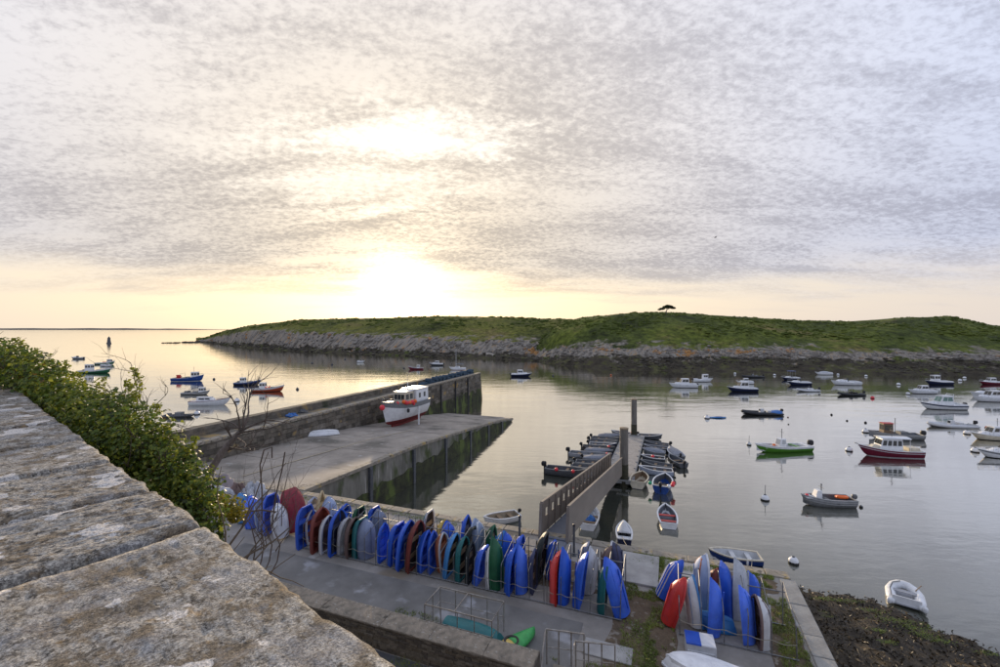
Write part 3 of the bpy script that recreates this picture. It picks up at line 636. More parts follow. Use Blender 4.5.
# ------------------------------------------------------------------ foreground granite wall
WH = 0.90; WZ = CZ - WH
WD = Vector((-0.787, 0.617, 0)); WN = Vector((0.617, 0.787, 0))     # along the wall (away, to the left) and outwards
ED = 0.765                                                           # outer edge distance from the eye along WN
def granite():
    m = bpy.data.materials.new('granite_coping'); m.use_nodes = True; nt = m.node_tree; N = nt.nodes; Lk = nt.links; b = N['Principled BSDF']; b.inputs['Roughness'].default_value = .88; b.inputs['Specular IOR Level'].default_value = .25
    g = N.new('ShaderNodeNewGeometry')
    rot = math.atan2(WN.y, WN.x)
    vr = N.new('ShaderNodeVectorRotate'); vr.rotation_type = 'Z_AXIS'; Lk.new(g.outputs['Position'], vr.inputs[0]); vr.inputs['Angle'].default_value = -rot; oi = N.new('ShaderNodeObjectInfo'); va = N.new('ShaderNodeVectorMath'); va.operation = 'MULTIPLY_ADD'; Lk.new(oi.outputs['Random'], va.inputs[0]); va.inputs[1].default_value = (13, 7, 5); Lk.new(vr.outputs[0], va.inputs[2])
    def nz(sc, det, st=(1, 1, 1), loc=(0, 0, 0), rough=.65):
        mp = N.new('ShaderNodeMapping'); mp.inputs['Scale'].default_value = st; mp.inputs['Location'].default_value = loc; Lk.new(va.outputs[0], mp.inputs[0])
        n = N.new('ShaderNodeTexNoise'); n.inputs['Scale'].default_value = sc; n.inputs['Detail'].default_value = det; n.inputs['Roughness'].default_value = rough; Lk.new(mp.outputs[0], n.inputs['Vector']); return n.outputs['Fac']
    def ramp(x, els):
        r = N.new('ShaderNodeValToRGB'); e = r.color_ramp.elements
        while len(e) < len(els): e.new(.5)
        for k, (p, c) in enumerate(els): e[k].position = p; e[k].color = (*c, 1)
        Lk.new(x, r.inputs[0]); return r.outputs[0]
    def ss(x, lo, hi):
        n = N.new('ShaderNodeMapRange'); n.interpolation_type = 'SMOOTHSTEP'; n.inputs[1].default_value = lo; n.inputs[2].default_value = hi; Lk.new(x, n.inputs[0]); return n.outputs[0]
    def mx(f, a, c, bt='MIX'):
        n = N.new('ShaderNodeMix'); n.data_type = 'RGBA'; n.blend_type = bt
        for s_, x in ((0, f), (6, a), (7, c)):
            if hasattr(x, 'is_output'): Lk.new(x, n.inputs[s_])
            else: n.inputs[s_].default_value = x if s_ == 0 else (*x, 1)
        return n.outputs[2]
    def mul(a, c):
        n = N.new('ShaderNodeMath'); n.operation = 'MULTIPLY'; Lk.new(a, n.inputs[0])
        if hasattr(c, 'is_output'): Lk.new(c, n.inputs[1])
        else: n.inputs[1].default_value = c
        return n.outputs[0]
    grain = nz(34, 9, (1.25, 1, 1), (0, 0, 0), .78)                                          # foliation streaks across the wall
    base = ramp(grain, [(.33, (.07, .062, .053)), (.43, (.21, .195, .175)), (.53, (.36, .34, .305)), (.64, (.54, .51, .455))])
    base = mx(mul(ss(nz(6.5, 7, (1.2, 1, 1), (4, 1, 0), .7), .49, .58), .85), base, (.14, .107, .07))     # brown weathering
    base = mx(mul(ss(nz(24, 8, (1.2, 1, 1), (9, 2, 0), .75), .53, .60), .9), base, (.05, .044, .038))       # dark lichen
    base = mx(mul(ss(nz(5.0, 5, (.8, 1, 1), (1, 7, 0)), .5, .62), .5), base, (.31, .315, .33))        # grey lichen film
    base = mx(mul(ss(nz(9, 6, (1.2, 1, 1), (2, 5, 3)), .60, .68), .55), base, (.30, .19, .075))       # ochre
    w = ss(nz(4.6, 5, (1, 1, 1), (6.3, 2.2, 1), .5), .597, .610); base = mx(mul(w, .9), base, (.60, .58, .56))   # white lichen discs
    base = mx(1.0, base, ramp(nz(120, 5, (1, 1, 1), (0, 0, 0), .8), [(.36, (.30, .28, .26)), (.5, (.95, .94, .92)), (.64, (1.7, 1.65, 1.55))]), 'MULTIPLY')
    Lk.new(base, b.inputs['Base Color'])
    a1 = N.new('ShaderNodeMath'); a1.operation = 'MULTIPLY_ADD'; Lk.new(nz(24, 8, (1.25, 1, 1), (0, 0, 0), .7), a1.inputs[0]); a1.inputs[1].default_value = 1.0; Lk.new(mul(nz(110, 5, (1, 1, 1)), .45), a1.inputs[2])
    bp = N.new('ShaderNodeBump'); bp.inputs['Strength'].default_value = 1.0; bp.inputs['Distance'].default_value = .012; Lk.new(a1.outputs[0], bp.inputs['Height']); Lk.new(bp.outputs[0], b.inputs['Normal'])
    return m
GRAN = granite()
def wp(s, o, z): # s metres along the wall from the point nearest the eye, o metres outwards from the outer edge
    p = WD * s + WN * (ED + o); return Vector((p.x, p.y, z))
def fore_wall():
    t = thing('parapet_wall', 'massive weathered granite wall with broad coping slabs in the foreground', 'wall', wp(2, -.6, 3.5)); ob = t.location
    def top_s(px, py):
        p = gp(px, py, WZ); return Vector((p.x, p.y, 0)).dot(WD)
    js = [-3.2, -1.6, top_s(216, 518), top_s(171, 483), top_s(129, 457), top_s(97, 437), top_s(70, 421), top_s(45, 407)]
    while js[-1] < 16: js.append(js[-1] + random.uniform(.75, 1.0))
    for i in range(len(js) - 1):
        s0, s1 = js[i], js[i + 1]; ln = s1 - s0; g = .016 + (.004 if i in (1, 2) else 0); wid = 1.7
        near = s1 < 4; nx = 130 if near else 36; ny = 170 if near else 44; sk = .10 * random.uniform(-.5, .5)
        dzs = random.uniform(-.006, .006) + (-.008 if i == 1 else 0); out = random.uniform(-.012, .012) + (.03 if i in (1, 2) else 0); V = []
        k = 5
        for a in range(nx):
            for c in range(ny):
                u = a / (nx - 1); v = c / (ny - 1)
                # v 0..0.86 across the top, then the rounded arris, then down the outer face
                tp = .86
                if v <= tp: o = -wid + (wid - .035) * (v / tp) ** .8; zz = 0.0
                else: ang = min(1, (v - tp) / .05) * math.pi / 2; o = -.035 + .035 * math.sin(ang); zz = -.035 * (1 - math.cos(ang)) - max(0, v - tp - .05) / (1 - tp - .05) * .28
                s = s0 + g + (ln - 2 * g) * u
                e = min(u, 1 - u) * ln; rnd = -.022 * math.exp(-e / .014)
                P_ = Vector((s, o, 0))
                und = .007 * fbm(s * 1.9 + i * 7, o * 1.9, i, 3) + 0.0045 * fbm(s * 9, o * 7 + i, 2, 4) + .004 * fbm(s * 34, o * 28, 5, 3)
                ej = .020 * fbm(s * 3.2, 3, 1, 4) + .012 * fbm(s * 14, i, 2, 3)
                eu = (.010 * fbm(o * 6, i * 5.1, 3, 3)) * (1 if u < .5 else -1) * math.exp(-e / .03)
                if v > tp: o2 = o + ej + out + .012 * fbm(s * 9, zz * 9, 7, 3)
                else: o2 = o + (ej + out) * max(0, 1 + o / .25) if o > -.25 else o
                p = wp(s + eu + sk * (o / wid) * 0, o2, WZ + zz + dzs + rnd + (und if v <= tp + .02 else und * .4)) - ob
                if a in (0, nx - 1): p.z -= .26
                V.append(p)
        np_mesh('coping_slab', [tuple(p) for p in V], grid_faces(nx, ny), GRAN, None, True, t)
        # hidden sides and underside of the slab
    MAS = mat('retaining_masonry', (.20, .175, .145), (.10, .09, .075), sc=2, rough=.95, bump=1.0, bsc=4)
    mb = MB(); rings = [[wp(s, -1.66, 3.0) - ob, wp(s, .35, 3.0) - ob, wp(s, -.05, WZ - .25) - ob, wp(s, -1.66, WZ - .25) - ob] for s in (-6, 0, 5, 10, 15.9)]
    mb.loft(rings, True); mb.build('wall_body', MAS, t)
    return t
fore_wall()
def bank():
    n = 40; V = []
    for i in range(n):
        s = 1.5 + 18 * i / (n - 1)
        for j in range(24):
            o = .02 + 4.0 * j / 23; top = 7.0 * min(1, max(0, (s - 6.0) / 4)); z = QZ - .05 + (top - QZ + 3.4 - 3.4) * max(0, 1 - o / 3.8) ** 1.2 if top > QZ else QZ - .05
            z += .25 * fbm(s * .6, o * .6, 4) * (1 if z > QZ else 0); V.append(tuple(wp(s, o, z)))
    return tag(np_mesh('bank', V, grid_faces(n, 24), mat('bank_earth', (.10, .10, .04), (.06, .05, .03), sc=2, rough=.95, bump=.8), 'structure', True), 'overgrown earth bank at the foot of the granite wall')
bank()

# ================================================================== BOATS
def hull_rings(L, B, zk, zs, zs_bow, zs_st=None, tw=.85, bw=0.0, m=.42, p=2.3, bowk=None, rake=.5, N=16, K=6, a=.75, b_=1.5, inset=0.0, zfloor=None):
    zs_st = zs if zs_st is None else zs_st; bowk = zs * .2 if bowk is None else bowk; rings = []
    for i in range(N + 1):
        s = i / N
        w = tw + (1 - tw) * math.sin(math.pi / 2 * min(1, s / m)) if s < m else bw + (1 - bw) * (1 - ((s - m) / (1 - m)) ** p)
        w = max(w * B / 2, .004)
        sh = zs + (zs_bow - zs) * max(0, (s - .25) / .75) ** 2.0 + (zs_st - zs) * max(0, (.3 - s) / .3) ** 2
        kz = zk + (bowk - zk) * max(0, (s - .55) / .45) ** 2.4
        R = []
        for k in range(K + 1):
            t = k / K; y = w * math.sin(t * math.pi / 2) ** a; z = kz + (sh - kz) * t ** b_; x = -L / 2 + L * s - rake * (1 - t) * s ** 5
            R.append(Vector((x, y, z)))
        rings.append(R)
    return rings
def hull_parts(t, L, B, zk, zs, zs_bow, mats, open_=True, zfloor=.12, gun=.07, wl=.04, rail=None, inner=None, deck=None, band=None, **kw):
    """outer hull, rub rail, and either an open interior or a deck.  mats=(bottom, topside)"""
    rg = hull_rings(L, B, zk, zs, zs_bow, **kw); K = len(rg[0]) - 1; mb = MB(); n = len(rg)
    full = [[Vector((v.x, -v.y, v.z)) for v in reversed(R)] + R[1:] for R in rg]; M = len(full[0])
    vs = [v for R in full for v in R]; o = 0; mb.v = [tuple(v) for v in vs]
    for i in range(n - 1):
        for j in range(M - 1):
            f = (i * M + j, i * M + j + 1, (i + 1) * M + j + 1, (i + 1) * M + j); zc = sum(vs[k].z for k in f) / 4; tt = abs(j + .5 - (M - 1) / 2) / K
            mb.f.append(f); mb.m.append(0 if zc < wl else (2 if band and tt > .80 else 1))
    mb.f.append(tuple(range(M))[::-1]); mb.m.append(1)
    if kw.get('bw', 0) > 0: mb.f.append(tuple((n - 1) * M + j for j in range(M))); mb.m.append(1)
    ms = [mats[0], mats[1]] + ([band] if band else [])
    if wl > -.3:
        import bmesh
        bm = bmesh.new(); vv = [bm.verts.new(v) for v in mb.v]
        for f, mi_ in zip(mb.f, mb.m):
            try: fc = bm.faces.new([vv[i] for i in f]); fc.material_index = mi_
            except ValueError: pass
        bmesh.ops.bisect_plane(bm, geom=bm.verts[:] + bm.edges[:] + bm.faces[:], plane_co=(0, 0, wl), plane_no=(0, 0, 1), dist=1e-5)
        for fc in bm.faces:
            zc = fc.calc_center_median().z; fc.material_index = 0 if zc < wl else (fc.material_index if fc.material_index else 1); fc.smooth = True
        me = bpy.data.meshes.new('hull'); bm.to_mesh(me); bm.free(); [me.materials.append(x) for x in ms]; h = bpy.data.objects.new('hull', me); COL.objects.link(h); h.parent = t
    else: h = mb.build('hull', ms, t, True)
    md = h.modifiers.new('es', 'EDGE_SPLIT'); md.split_angle = math.radians(38)
    edge = [R[-1] for R in rg]
    def ins(v, g): return Vector((v.x - (g * .8 if v.x > L * .42 else 0), max(v.y - g, .001), v.z))
    # gunwale strip
    mg = MB(); rr = []
    for v in edge:
        rr.append([v + Vector((0, .025, -.05)), v + Vector((0, .03, .012)), ins(v, gun) + Vector((0, 0, .012)), ins(v, gun) + Vector((0, 0, -.05))])
    rl = [[Vector((v.x, -v.y, v.z)) for v in R][::-1] for R in rr]
    mg.loft(rr, True); mg.loft(rl, True)
    v0 = edge[0]; mg.box((v0.x + .03, 0, v0.z - .02), (.07, v0.y * 2, .06))
    if kw.get('bw', 0) > 0: v1 = edge[-1]; mg.box((v1.x - .03, 0, v1.z - .02), (.07, v1.y * 2, .06))
    mg.build('gunwale', rail or WHITE, t)
    if open_:
        mi = MB(); ri = []
        for i, v in enumerate(edge):
            g = ins(v, gun * .9); zf = max(zfloor, rg[i][0].z + .06); zf = min(zf, g.z - .03); yb = max(min(g.y * .8, g.y - .04), .001)
            x = g.x + (.06 if i == 0 else 0) - (.06 if i == n - 1 else 0)
            half = [Vector((x, 0, zf)), Vector((x, yb, zf)), Vector((x, g.y, g.z - .02))]
            ri.append([Vector((w.x, -w.y, w.z)) for w in reversed(half)] + half[1:])
        mi.loft(ri, False, False); mi.f.append((4, 3, 2, 1, 0)); mi.m.append(0)
        mi.f.append(tuple((n - 1) * 5 + j for j in range(5))); mi.m.append(0)
        mi.build('interior', inner or rail or WHITE, t)
    else:
        mi = MB(); ri = []
        for i, v in enumerate(edge):
            g = ins(v, gun * .5); z = g.z - (deck[1] if deck else .02); ri.append([Vector((g.x, -g.y, z)), Vector((g.x, 0, z + .03)), Vector((g.x, g.y, z))])
        mi.loft(ri, False, False); mi.build('deck', (deck[0] if deck else WHITE), t)
    return rg
def sheer_at(rg, L, x):
    e = [R[-1] for R in rg]; return interp(x, [v.x for v in e], [v.z for v in e]), interp(x, [v.x for v in e], [v.y for v in e])
def house(t, name, x0, x1, w, z0, h, m, fs=.25, bs=.0, si=.06, wt=None, win=(), glass=None, roof=None, ov=.06, wf=None):
    """cabin: x0 back, x1 front; fs/bs slope-in of front/back at the top; wf front width factor; win: list of (face, u0,u1,v0,v1)"""
    wf = w * (wf if wf else 1); zt = z0 + h
    B_ = [Vector((x0, -w / 2, z0)), Vector((x1, -wf / 2, z0)), Vector((x1, wf / 2, z0)), Vector((x0, w / 2, z0))]
    T_ = [Vector((x0 + bs, -w / 2 + si, zt)), Vector((x1 - fs, -wf / 2 + si, zt)), Vector((x1 - fs, wf / 2 - si, zt)), Vector((x0 + bs, w / 2 - si, zt))]
    c = MB().loft([B_, T_], True).build(name, m, t); bevel(c, .03)
    idx = {'r': (0, 1), 'f': (1, 2), 'l': (2, 3), 'b': (3, 0)}
    ctr = Vector(((x0 + x1) / 2, 0, z0 + h / 2))
    for (fc, u0, u1, v0, v1) in win:
        i, j = idx[fc]; a, b, c2, d = B_[i], B_[j], T_[j], T_[i]
        P = lambda u, v: (a * (1 - u) + b * u) * (1 - v) + (d * (1 - u) + c2 * u) * v
        qd = [P(u0, v0), P(u1, v0), P(u1, v1), P(u0, v1)]; nr = (qd[1] - qd[0]).cross(qd[3] - qd[0]).normalized()
        if nr.dot((a + c2) / 2 - ctr) < 0: nr = -nr
        MB().loft([[p - nr * .01 for p in qd], [p + nr * .012 for p in qd]], True).build('window', glass or GLASS, c)
    if roof is not None:
        mb = MB(); x2, x3 = x0 + bs - ov, x1 - fs + ov; y2 = w / 2 - si + ov; y3 = wf / 2 - si + ov; rr = []
        for k in range(7):
            yk = -1 + 2 * k / 6; cr = .05 * (1 - yk * yk); rr.append([Vector((x2, yk * y2, zt + cr)), Vector((x3, yk * y3, zt + cr)), Vector((x3, yk * y3, zt + cr + .045)), Vector((x2, yk * y2, zt + cr + .045))])
        mb.loft(rr, True); mb.build('roof', roof, t)
    return c
def outboard(t, x, z, k=1.0, m=None, y=0.0):
    mb = MB()
    def rr(w, l, zz, dx): return [Vector((x - dx + l * c / 2, y + w * s / 2, zz)) for c, s in ((1, .6), (.6, 1), (-.6, 1), (-1, .6), (-1, -.6), (-.6, -1), (.6, -1), (1, -.6))]
    mb.loft([rr(.24 * k, .32 * k, z, .2 * k), rr(.32 * k, .46 * k, z + .08 * k, .22 * k), rr(.33 * k, .48 * k, z + .32 * k, .22 * k), rr(.24 * k, .36 * k, z + .45 * k, .2 * k)], True)
    o = mb.build('outboard_motor', m or BLACK, t, False); bevel(o, .03)
    mb = MB(); mb.box((x - .16 * k, y, z - .35 * k), (.14 * k, .09 * k, .8 * k)); mb.box((x - .2 * k, y, z - .7 * k), (.36 * k, .05 * k, .06 * k)); mb.box((x - .03, y, z - .05), (.1, .2 * k, .24 * k)); mb.build('leg', m or BLACK, o)
    return o
def mast(t, x, z, h, y=0.0, m=None, arms=True):
    mb = MB().tube([(x, y, z), (x, y, z + h)], .03)
    if arms: mb.tube([(x, y - .3, z + h * .75), (x, y + .3, z + h * .75)], .015); mb.lathe([(.001, 0), (.05, .02), (.05, .1), (.001, .12)], (x, y, z + h), 8)
    return mb.build('mast', m or MIDGREY, t)
def railing(t, rg, L, x0, x1, h=.45, n=6, name='rail', m=None):
    mb = MB(); tops = {1: [], -1: []}
    for k in range(n):
        x = x0 + (x1 - x0) * k / (n - 1); z, y = sheer_at(rg, L, x)
        for s in (1, -1):
            p = Vector((x - .04 * (k == n - 1), s * max(y - .05, .0), z)); tp = p + Vector((0, 0, h)); tops[s].append(tp); mb.tube([p, tp], .011, 4)
    mb.tube(tops[1] + tops[-1][::-1] if x1 > L * .42 else tops[1], .014, 4)
    if x1 <= L * .42: mb.tube(tops[-1], .014, 4)
    return mb.build(name, m or GALV, t)
def fender(t, x, y, z, m=None, r=.11, l=.4, name='fender'):
    return MB().lathe([(.01, l / 2), (r * .8, l * .38), (r, l * .2), (r, -l * .2), (r * .8, -l * .38), (.01, -l / 2)], (x, y, z), 8).build(name, m or WHITE, t, True)
def ball(t, x, y, z, r, m, name='float'):
    return MB().lathe([(r * math.sin(a), -r * math.cos(a)) for a in [.02, .5, 1.0, 1.57, 2.1, 2.6, 3.12]], (x, y, z), 10).build(name, m, t, True)
def crates(t, x, y, z, n, m, seed=0, name='fish_box'):
    r = random.Random(seed)
    for k in range(n): MB().box((x + r.uniform(-.5, .5), y + r.uniform(-.45, .45), z + .15 + .28 * (k // 3)), (.5, .34, .26), Matrix.Rotation(r.uniform(-.4, .4), 3, 'Z')).build(name, m, t)

def place(xb, xs, y, hd=0.0, z=0.0, ls=None):
    """bow column, stern column, waterline row, heading turned hd degrees (bow away from the eye positive)"""
    c = gp((xb + xs) / 2, y, z); sg = 1 if xb > xs else -1; L = abs(xb - xs) * c.y / F; lo, hi = min(xb, xs), max(xb, xs)
    head = math.radians(hd) if sg > 0 else math.pi - math.radians(hd); h = Vector((math.cos(head), math.sin(head), 0)); n = Vector((-h.y, h.x, 0))
    for _ in range(8):          # fit length and centre so that the hull spans those columns
        px = [CX + F * p.x / p.y for p in (c + h * L * .5, c - h * L * .5 + n * L * .14, c - h * L * .5 - n * L * .14)]
        L *= (hi - lo) / (max(px) - min(px)); c.x += ((hi + lo) / 2 - (max(px) + min(px)) / 2) * c.y / F
    return c, L, head
def pose(name, label, cat, xb, xs, y, hd=0.0, group=None, L=None, dz=0.0):
    c, L0, head = place(xb, xs, y, hd); t = thing(name, label, cat, c + Vector((0, 0, dz)), head, group); return t, (L or L0)

def fishing_boat(label, xb, xs, y, hd, cols, house_at='fwd', hcol=None, extra=None, band=None, mst=True, B=.34, fb=.11, Lmax=None):
    t, L = pose('fishing_boat', label, 'fishing boat', xb, xs, y, hd, 'boats moored in the outer bay'); f = L * fb
    rg = hull_parts(t, L, L * B, -.35, f, f * 2.0, cols, False, deck=(DECKG, .22), gun=.1, wl=.10, tw=.8, rail=WHITE, band=band, rake=.6)
    hx = L * .12 if house_at == 'fwd' else -L * .28
    hw = L * B * .52; zb = f - .22
    house(t, 'wheelhouse', hx, hx + L * .2, hw, zb, L * .22, hcol or WHITE, .08, .0, .05, roof=WHITE, win=[('f', .08, .45, .55, .88), ('f', .55, .92, .55, .88), ('l', .1, .45, .55, .88), ('l', .55, .9, .55, .88), ('r', .1, .45, .55, .88), ('r', .55, .9, .55, .88), ('b', .3, .7, .05, .8)])
    if mst: mast(t, hx + L * .06, zb + L * .22, L * .17)
    railing(t, rg, L, L * .2, L * .48, .35, 5)
    MB().tube([(-L * .1, 0, zb), (-L * .1, 0, zb + L * .2), (-L * .28, 0, zb + L * .16)], .035).build('derrick', MIDGREY, t)
    MB().box((-L * .02 if house_at == 'fwd' else L * .1, 0, zb + .25), (.7, .8, .5)).build('net_hauler', MIDGREY, t)
    if extra == 'red': crates(t, -L * .3, 0, zb + .1, 8, REDP, 3); crates(t, -L * .05, 0, zb + .1, 3, DKGREY, 4)
    elif extra == 'grey': crates(t, -L * .33, 0, zb, 6, MIDGREY, 5)
    elif extra == 'floats':
        for k in range(4): ball(t, -L * .1 + .3 * k, L * B * .3 * (-1) ** k, zb + .45, .18, PINK)
    for k in (-.2, .1): fender(t, L * k, L * B * .5 + .06, f * .7, DKRUB, .12, .4)
    return t
def cruiser(label, xb, xs, y, hd, hullm=None, bottom=None, cab='mid', stripe=None, roof=None, top=None, glass=None, mot=True, rails=True, B=.36, group='boats moored off the headland', extra=None, scaleh=1.0, name='motor_boat'):
    t, L = pose(name, label, 'motor boat', xb, xs, y, hd, group); f = max(.55, L * .115); W_ = L * B
    rg = hull_parts(t, L, W_, -.3, f, f * 1.55, (bottom or ANTIF, hullm or WHITE), False, deck=(WHITE, .04), gun=.1, wl=.08, tw=.88, rail=WHITE, rake=.9, band=stripe, p=2.6)
    # cockpit coaming aft and raised foredeck cabin trunk
    zb = f + .02
    if cab == 'mid':
        house(t, 'cabin_trunk', -L * .02, L * .34, W_ * .62, zb, L * .075, WHITE, .5, 0, .1, wf=.45)
        house(t, 'cabin', -L * .2, L * .14, W_ * .66, zb, L * .19 * scaleh, WHITE, L * .10, .04, .12, roof=roof or WHITE, glass=glass, win=[('f', .06, .48, .38, .92), ('f', .52, .94, .38, .92), ('l', .12, .48, .45, .88), ('l', .52, .92, .45, .88), ('r', .08, .48, .45, .88), ('r', .52, .88, .45, .88)])
    elif cab == 'fwd':
        house(t, 'cabin_trunk', L * .1, L * .36, W_ * .6, zb, L * .06, WHITE, .5, 0, .1, wf=.45)
        house(t, 'wheelhouse', -L * .02, L * .2, W_ * .6, zb, L * .25 * scaleh, WHITE, -.1, .0, .08, roof=roof or WHITE, glass=glass, win=[('f', .06, .48, .45, .9), ('f', .52, .94, .45, .9), ('l', .1, .5, .5, .88), ('l', .56, .92, .5, .88), ('r', .08, .44, .5, .88), ('r', .5, .9, .5, .88)])
    elif cab == 'low':
        house(t, 'cabin_trunk', -L * .02, L * .36, W_ * .66, zb, L * .085, WHITE, .9, .05, .1, wf=.5, win=[('l', .2, .8, .3, .75), ('r', .2, .8, .3, .75)])
        house(t, 'windscreen', -L * .06, L * .06, W_ * .58, zb + L * .02, L * .12, GLASS, .32, .1, .12)
    elif cab == 'open':
        house(t, 'console', -L * .08, L * .06, W_ * .34, zb, L * .11, WHITE, .12, 0, .06, win=[('f', .1, .9, .5, .95)])
    elif cab == 'cover':
        rr = []
        for k in range(7):
            s = k / 6; x = -L * .42 + L * .75 * s; h = L * .10 * math.sin(math.pi * (.12 + .8 * s)); w = W_ * .43 * (1 - s ** 3 * .7)
            rr.append([Vector((x, w * math.cos(a_), zb + max(h * math.sin(a_), 0))) for a_ in np.linspace(0, math.pi, 9)])
        MB().loft(rr, True).build('cover', TARPG, t)
    z_a = f
    mb = MB(); mb.box((-L * .34, W_ * .40, z_a + .1), (L * .26, .1, .22)); mb.box((-L * .34, -W_ * .40, z_a + .1), (L * .26, .1, .22)); mb.box((-L * .46, 0, z_a + .1), (.1, W_ * .78, .2)); mb.build('coaming', WHITE, t)
    if mot: outboard(t, -L / 2, f * .8, .9 if L < 6 else 1.15)
    if rails: railing(t, rg, L, L * .12, L * .49, .42, 6)
    if top == 'blue':
        MB().box((-L * .08, 0, f + 1.75), (1.7, W_ * .7, .09)).build('sun_canopy', BLUE, t)
        mb = MB()
        for sx in (-.7, .6):
            for sy in (-1, 1): mb.tube([(-L * .08 + sx, sy * W_ * .33, f), (-L * .08 + sx, sy * W_ * .33, f + 1.72)], .02, 5)
        mb.build('canopy_frame', GALV, t)
    if top == 'mast': mast(t, -L * .1, f + L * .19, .9)
    if top == 'arch':
        mb = MB().tube([(-L * .16, -W_ * .33, f + L * .16), (-L * .2, -W_ * .28, f + L * .27), (-L * .2, W_ * .28, f + L * .27), (-L * .16, W_ * .33, f + L * .16)], .04); mb.build('radar_arch', WHITE, t)
    for k in (-.25, .02): fender(t, L * k, -W_ * .5 - .08, f * .55, WHITE if extra is None else extra, .1, .4)
    return t
def rib(label, xb, xs, y, hd, m=None, inner=None, console=True, cover=None, cons_m=None, group='boats moored off the headland', mot=True, name='inflatable_boat'):
    t, L = pose(name, label, 'inflatable boat', xb, xs, y, hd, group); W_ = L * .34; r = L * .042; m = m or DKRUB
    path = [Vector((-L * .5, W_ / 2 - r, .18)), Vector((-L * .2, W_ / 2 - r, .2)), Vector((L * .15, W_ / 2 - r, .24)), Vector((L * .34, W_ * .30, .34)), Vector((L * .45, W_ * .12, .46)), Vector((L * .485, 0, .5))]
    pp = path + [Vector((v.x, -v.y, v.z)) for v in reversed(path[:-1])]; n = len(pp)
    rs = [r * .5] + [r] * (n - 2) + [r * .5]; MB().tube(pp, rs, 10).build('tube', m, t, True)
    fl = [[Vector((v.x, -v.y, .05 + .25 * (v.z - .18))), Vector((v.x, 0, -.25 + (v.z - .18))), Vector((v.x, v.y, .05 + .25 * (v.z - .18)))] for v in path]; mb = MB(); mb.loft(fl, False, False)
    fl = [[Vector((v.x - .03, -v.y, .14 + .7 * (v.z - .18))), Vector((v.x - .03, v.y, .14 + .7 * (v.z - .18)))] for v in path]; mb.loft(fl, False, False); mb.box((-L * .46, 0, .22), (.07, W_ - 2 * r, .45)); mb.build('floor', inner or MIDGREY, t)
    if console:
        house(t, 'console', -L * .05, L * .06, W_ * .3, .15, L * .13, cons_m or MIDGREY, .1, .02, .04, win=[('f', .1, .9, .55, .95)]); MB().box((-L * .18, 0, .42), (.5, W_ * .34, .42)).build('seat', cons_m or BLACK, t)
        MB().tube([(-L * .04, 0, .15 + L * .13), (-L * .06, 0, .3 + L * .2)], .02, 5).build('aerial', GALV, t)
    if cover is not None:
        MB().loft([[Vector((x, w * math.cos(a_), .3 + h * math.sin(a_))) for a_ in np.linspace(0, math.pi, 9)] for x, w, h in ((-L * .50, W_ * .3, .3), (-L * .42, W_ * .46, .42), (-L * .28, W_ * .44, .3), (-L * .2, W_ * .3, .12))], True).build('cover', cover, t)
    if mot: outboard(t, -L * .48, .48, .95)
    return t
def open_boat(label, t, L, B=.40, cols=None, rail=None, inner=None, fb=.42, fbb=.68, thw=2, mot=.6, tw=.82, bw=0.0, cat=None, zk=-.18, thw_m=None, zf=.05, **kw):
    rg = hull_parts(t, L, L * B, zk, fb, fbb, cols, True, zfloor=zf, gun=.07, wl=.02, rail=rail, inner=inner, tw=tw, bw=bw, rake=.25 if bw == 0 else .1, **kw)
    for k in range(thw):
        x = -L * .28 + L * .30 * k; z, y = sheer_at(rg, L, x); MB().box((x, 0, z - .14), (.24, y * 2 - .12, .04)).build('thwart', thw_m or WOODD, t)
    if mot: outboard(t, -L / 2, fb + .02, mot)
    return rg
def buoy(label, x, y, r=.28, m=None, stick=False, z=.08, cat='buoy'):
    c = gp(x, y, 0); t = thing('buoy', label, cat, c, 0, 'mooring buoys in the harbour')
    b = ball(t, 0, 0, r * .35, r, m or WHITE, 'float_body')
    MB().lathe([(r * .3, r * 1.2), (r * .3, r * 1.42), (.02, r * 1.5)], (0, 0, 0), 8).build('top_cap', DKGREY, t)
    MB().lathe([(r * .96, -.02), (r * 1.01, .02), (r * 1.005, .10)], (0, 0, 0), 12).build('weed_ring', ANTIF, t)
    if stick: MB().tube([(0, 0, r * 1.3), (.03, 0, r * 1.3 + .75)], .02, 5).build('pole', DKGREY, t)
    return t

# ---- outer bay, left
t = cruiser('tiny grey and white boat farthest left, alone beside the fishing boats', 71, 85, 359, 0, MIDGREY, cab='low', rails=False, group='boats moored in the outer bay')
fishing_boat('white wheelhouse fishing boat with dark green hull behind the green one', 115, 94, 364.5, 8, (ANTIF, DKGREEN), 'fwd', WHITE, 'floats', band=WHITE)
cruiser('small pale boat lying between the two green hulled fishing boats', 113, 100, 366.5, 4, WHITE, cab='low', rails=False, group='boats moored in the outer bay', mot=False)
fishing_boat('long green hulled fishing boat with white rail showing above the ivy', 111, 75.5, 373, 3, (ANTIF, DKGREEN), 'aft', WHITE, 'grey', band=WHITE, mst=False, B=.28, fb=.085)
fishing_boat('blue fishing boat with red boxes stacked at the stern', 204, 170, 381, 6, (WHITE, BLUE), 'fwd', WHITE, 'red')
fishing_boat('pale fishing boat with low dark stern moored behind the long white launch', 210, 180, 394.5, 3, (ANTIF, DECKG), 'fwd', WHITE, 'grey', band=DKGREY, B=.32, fb=.08)
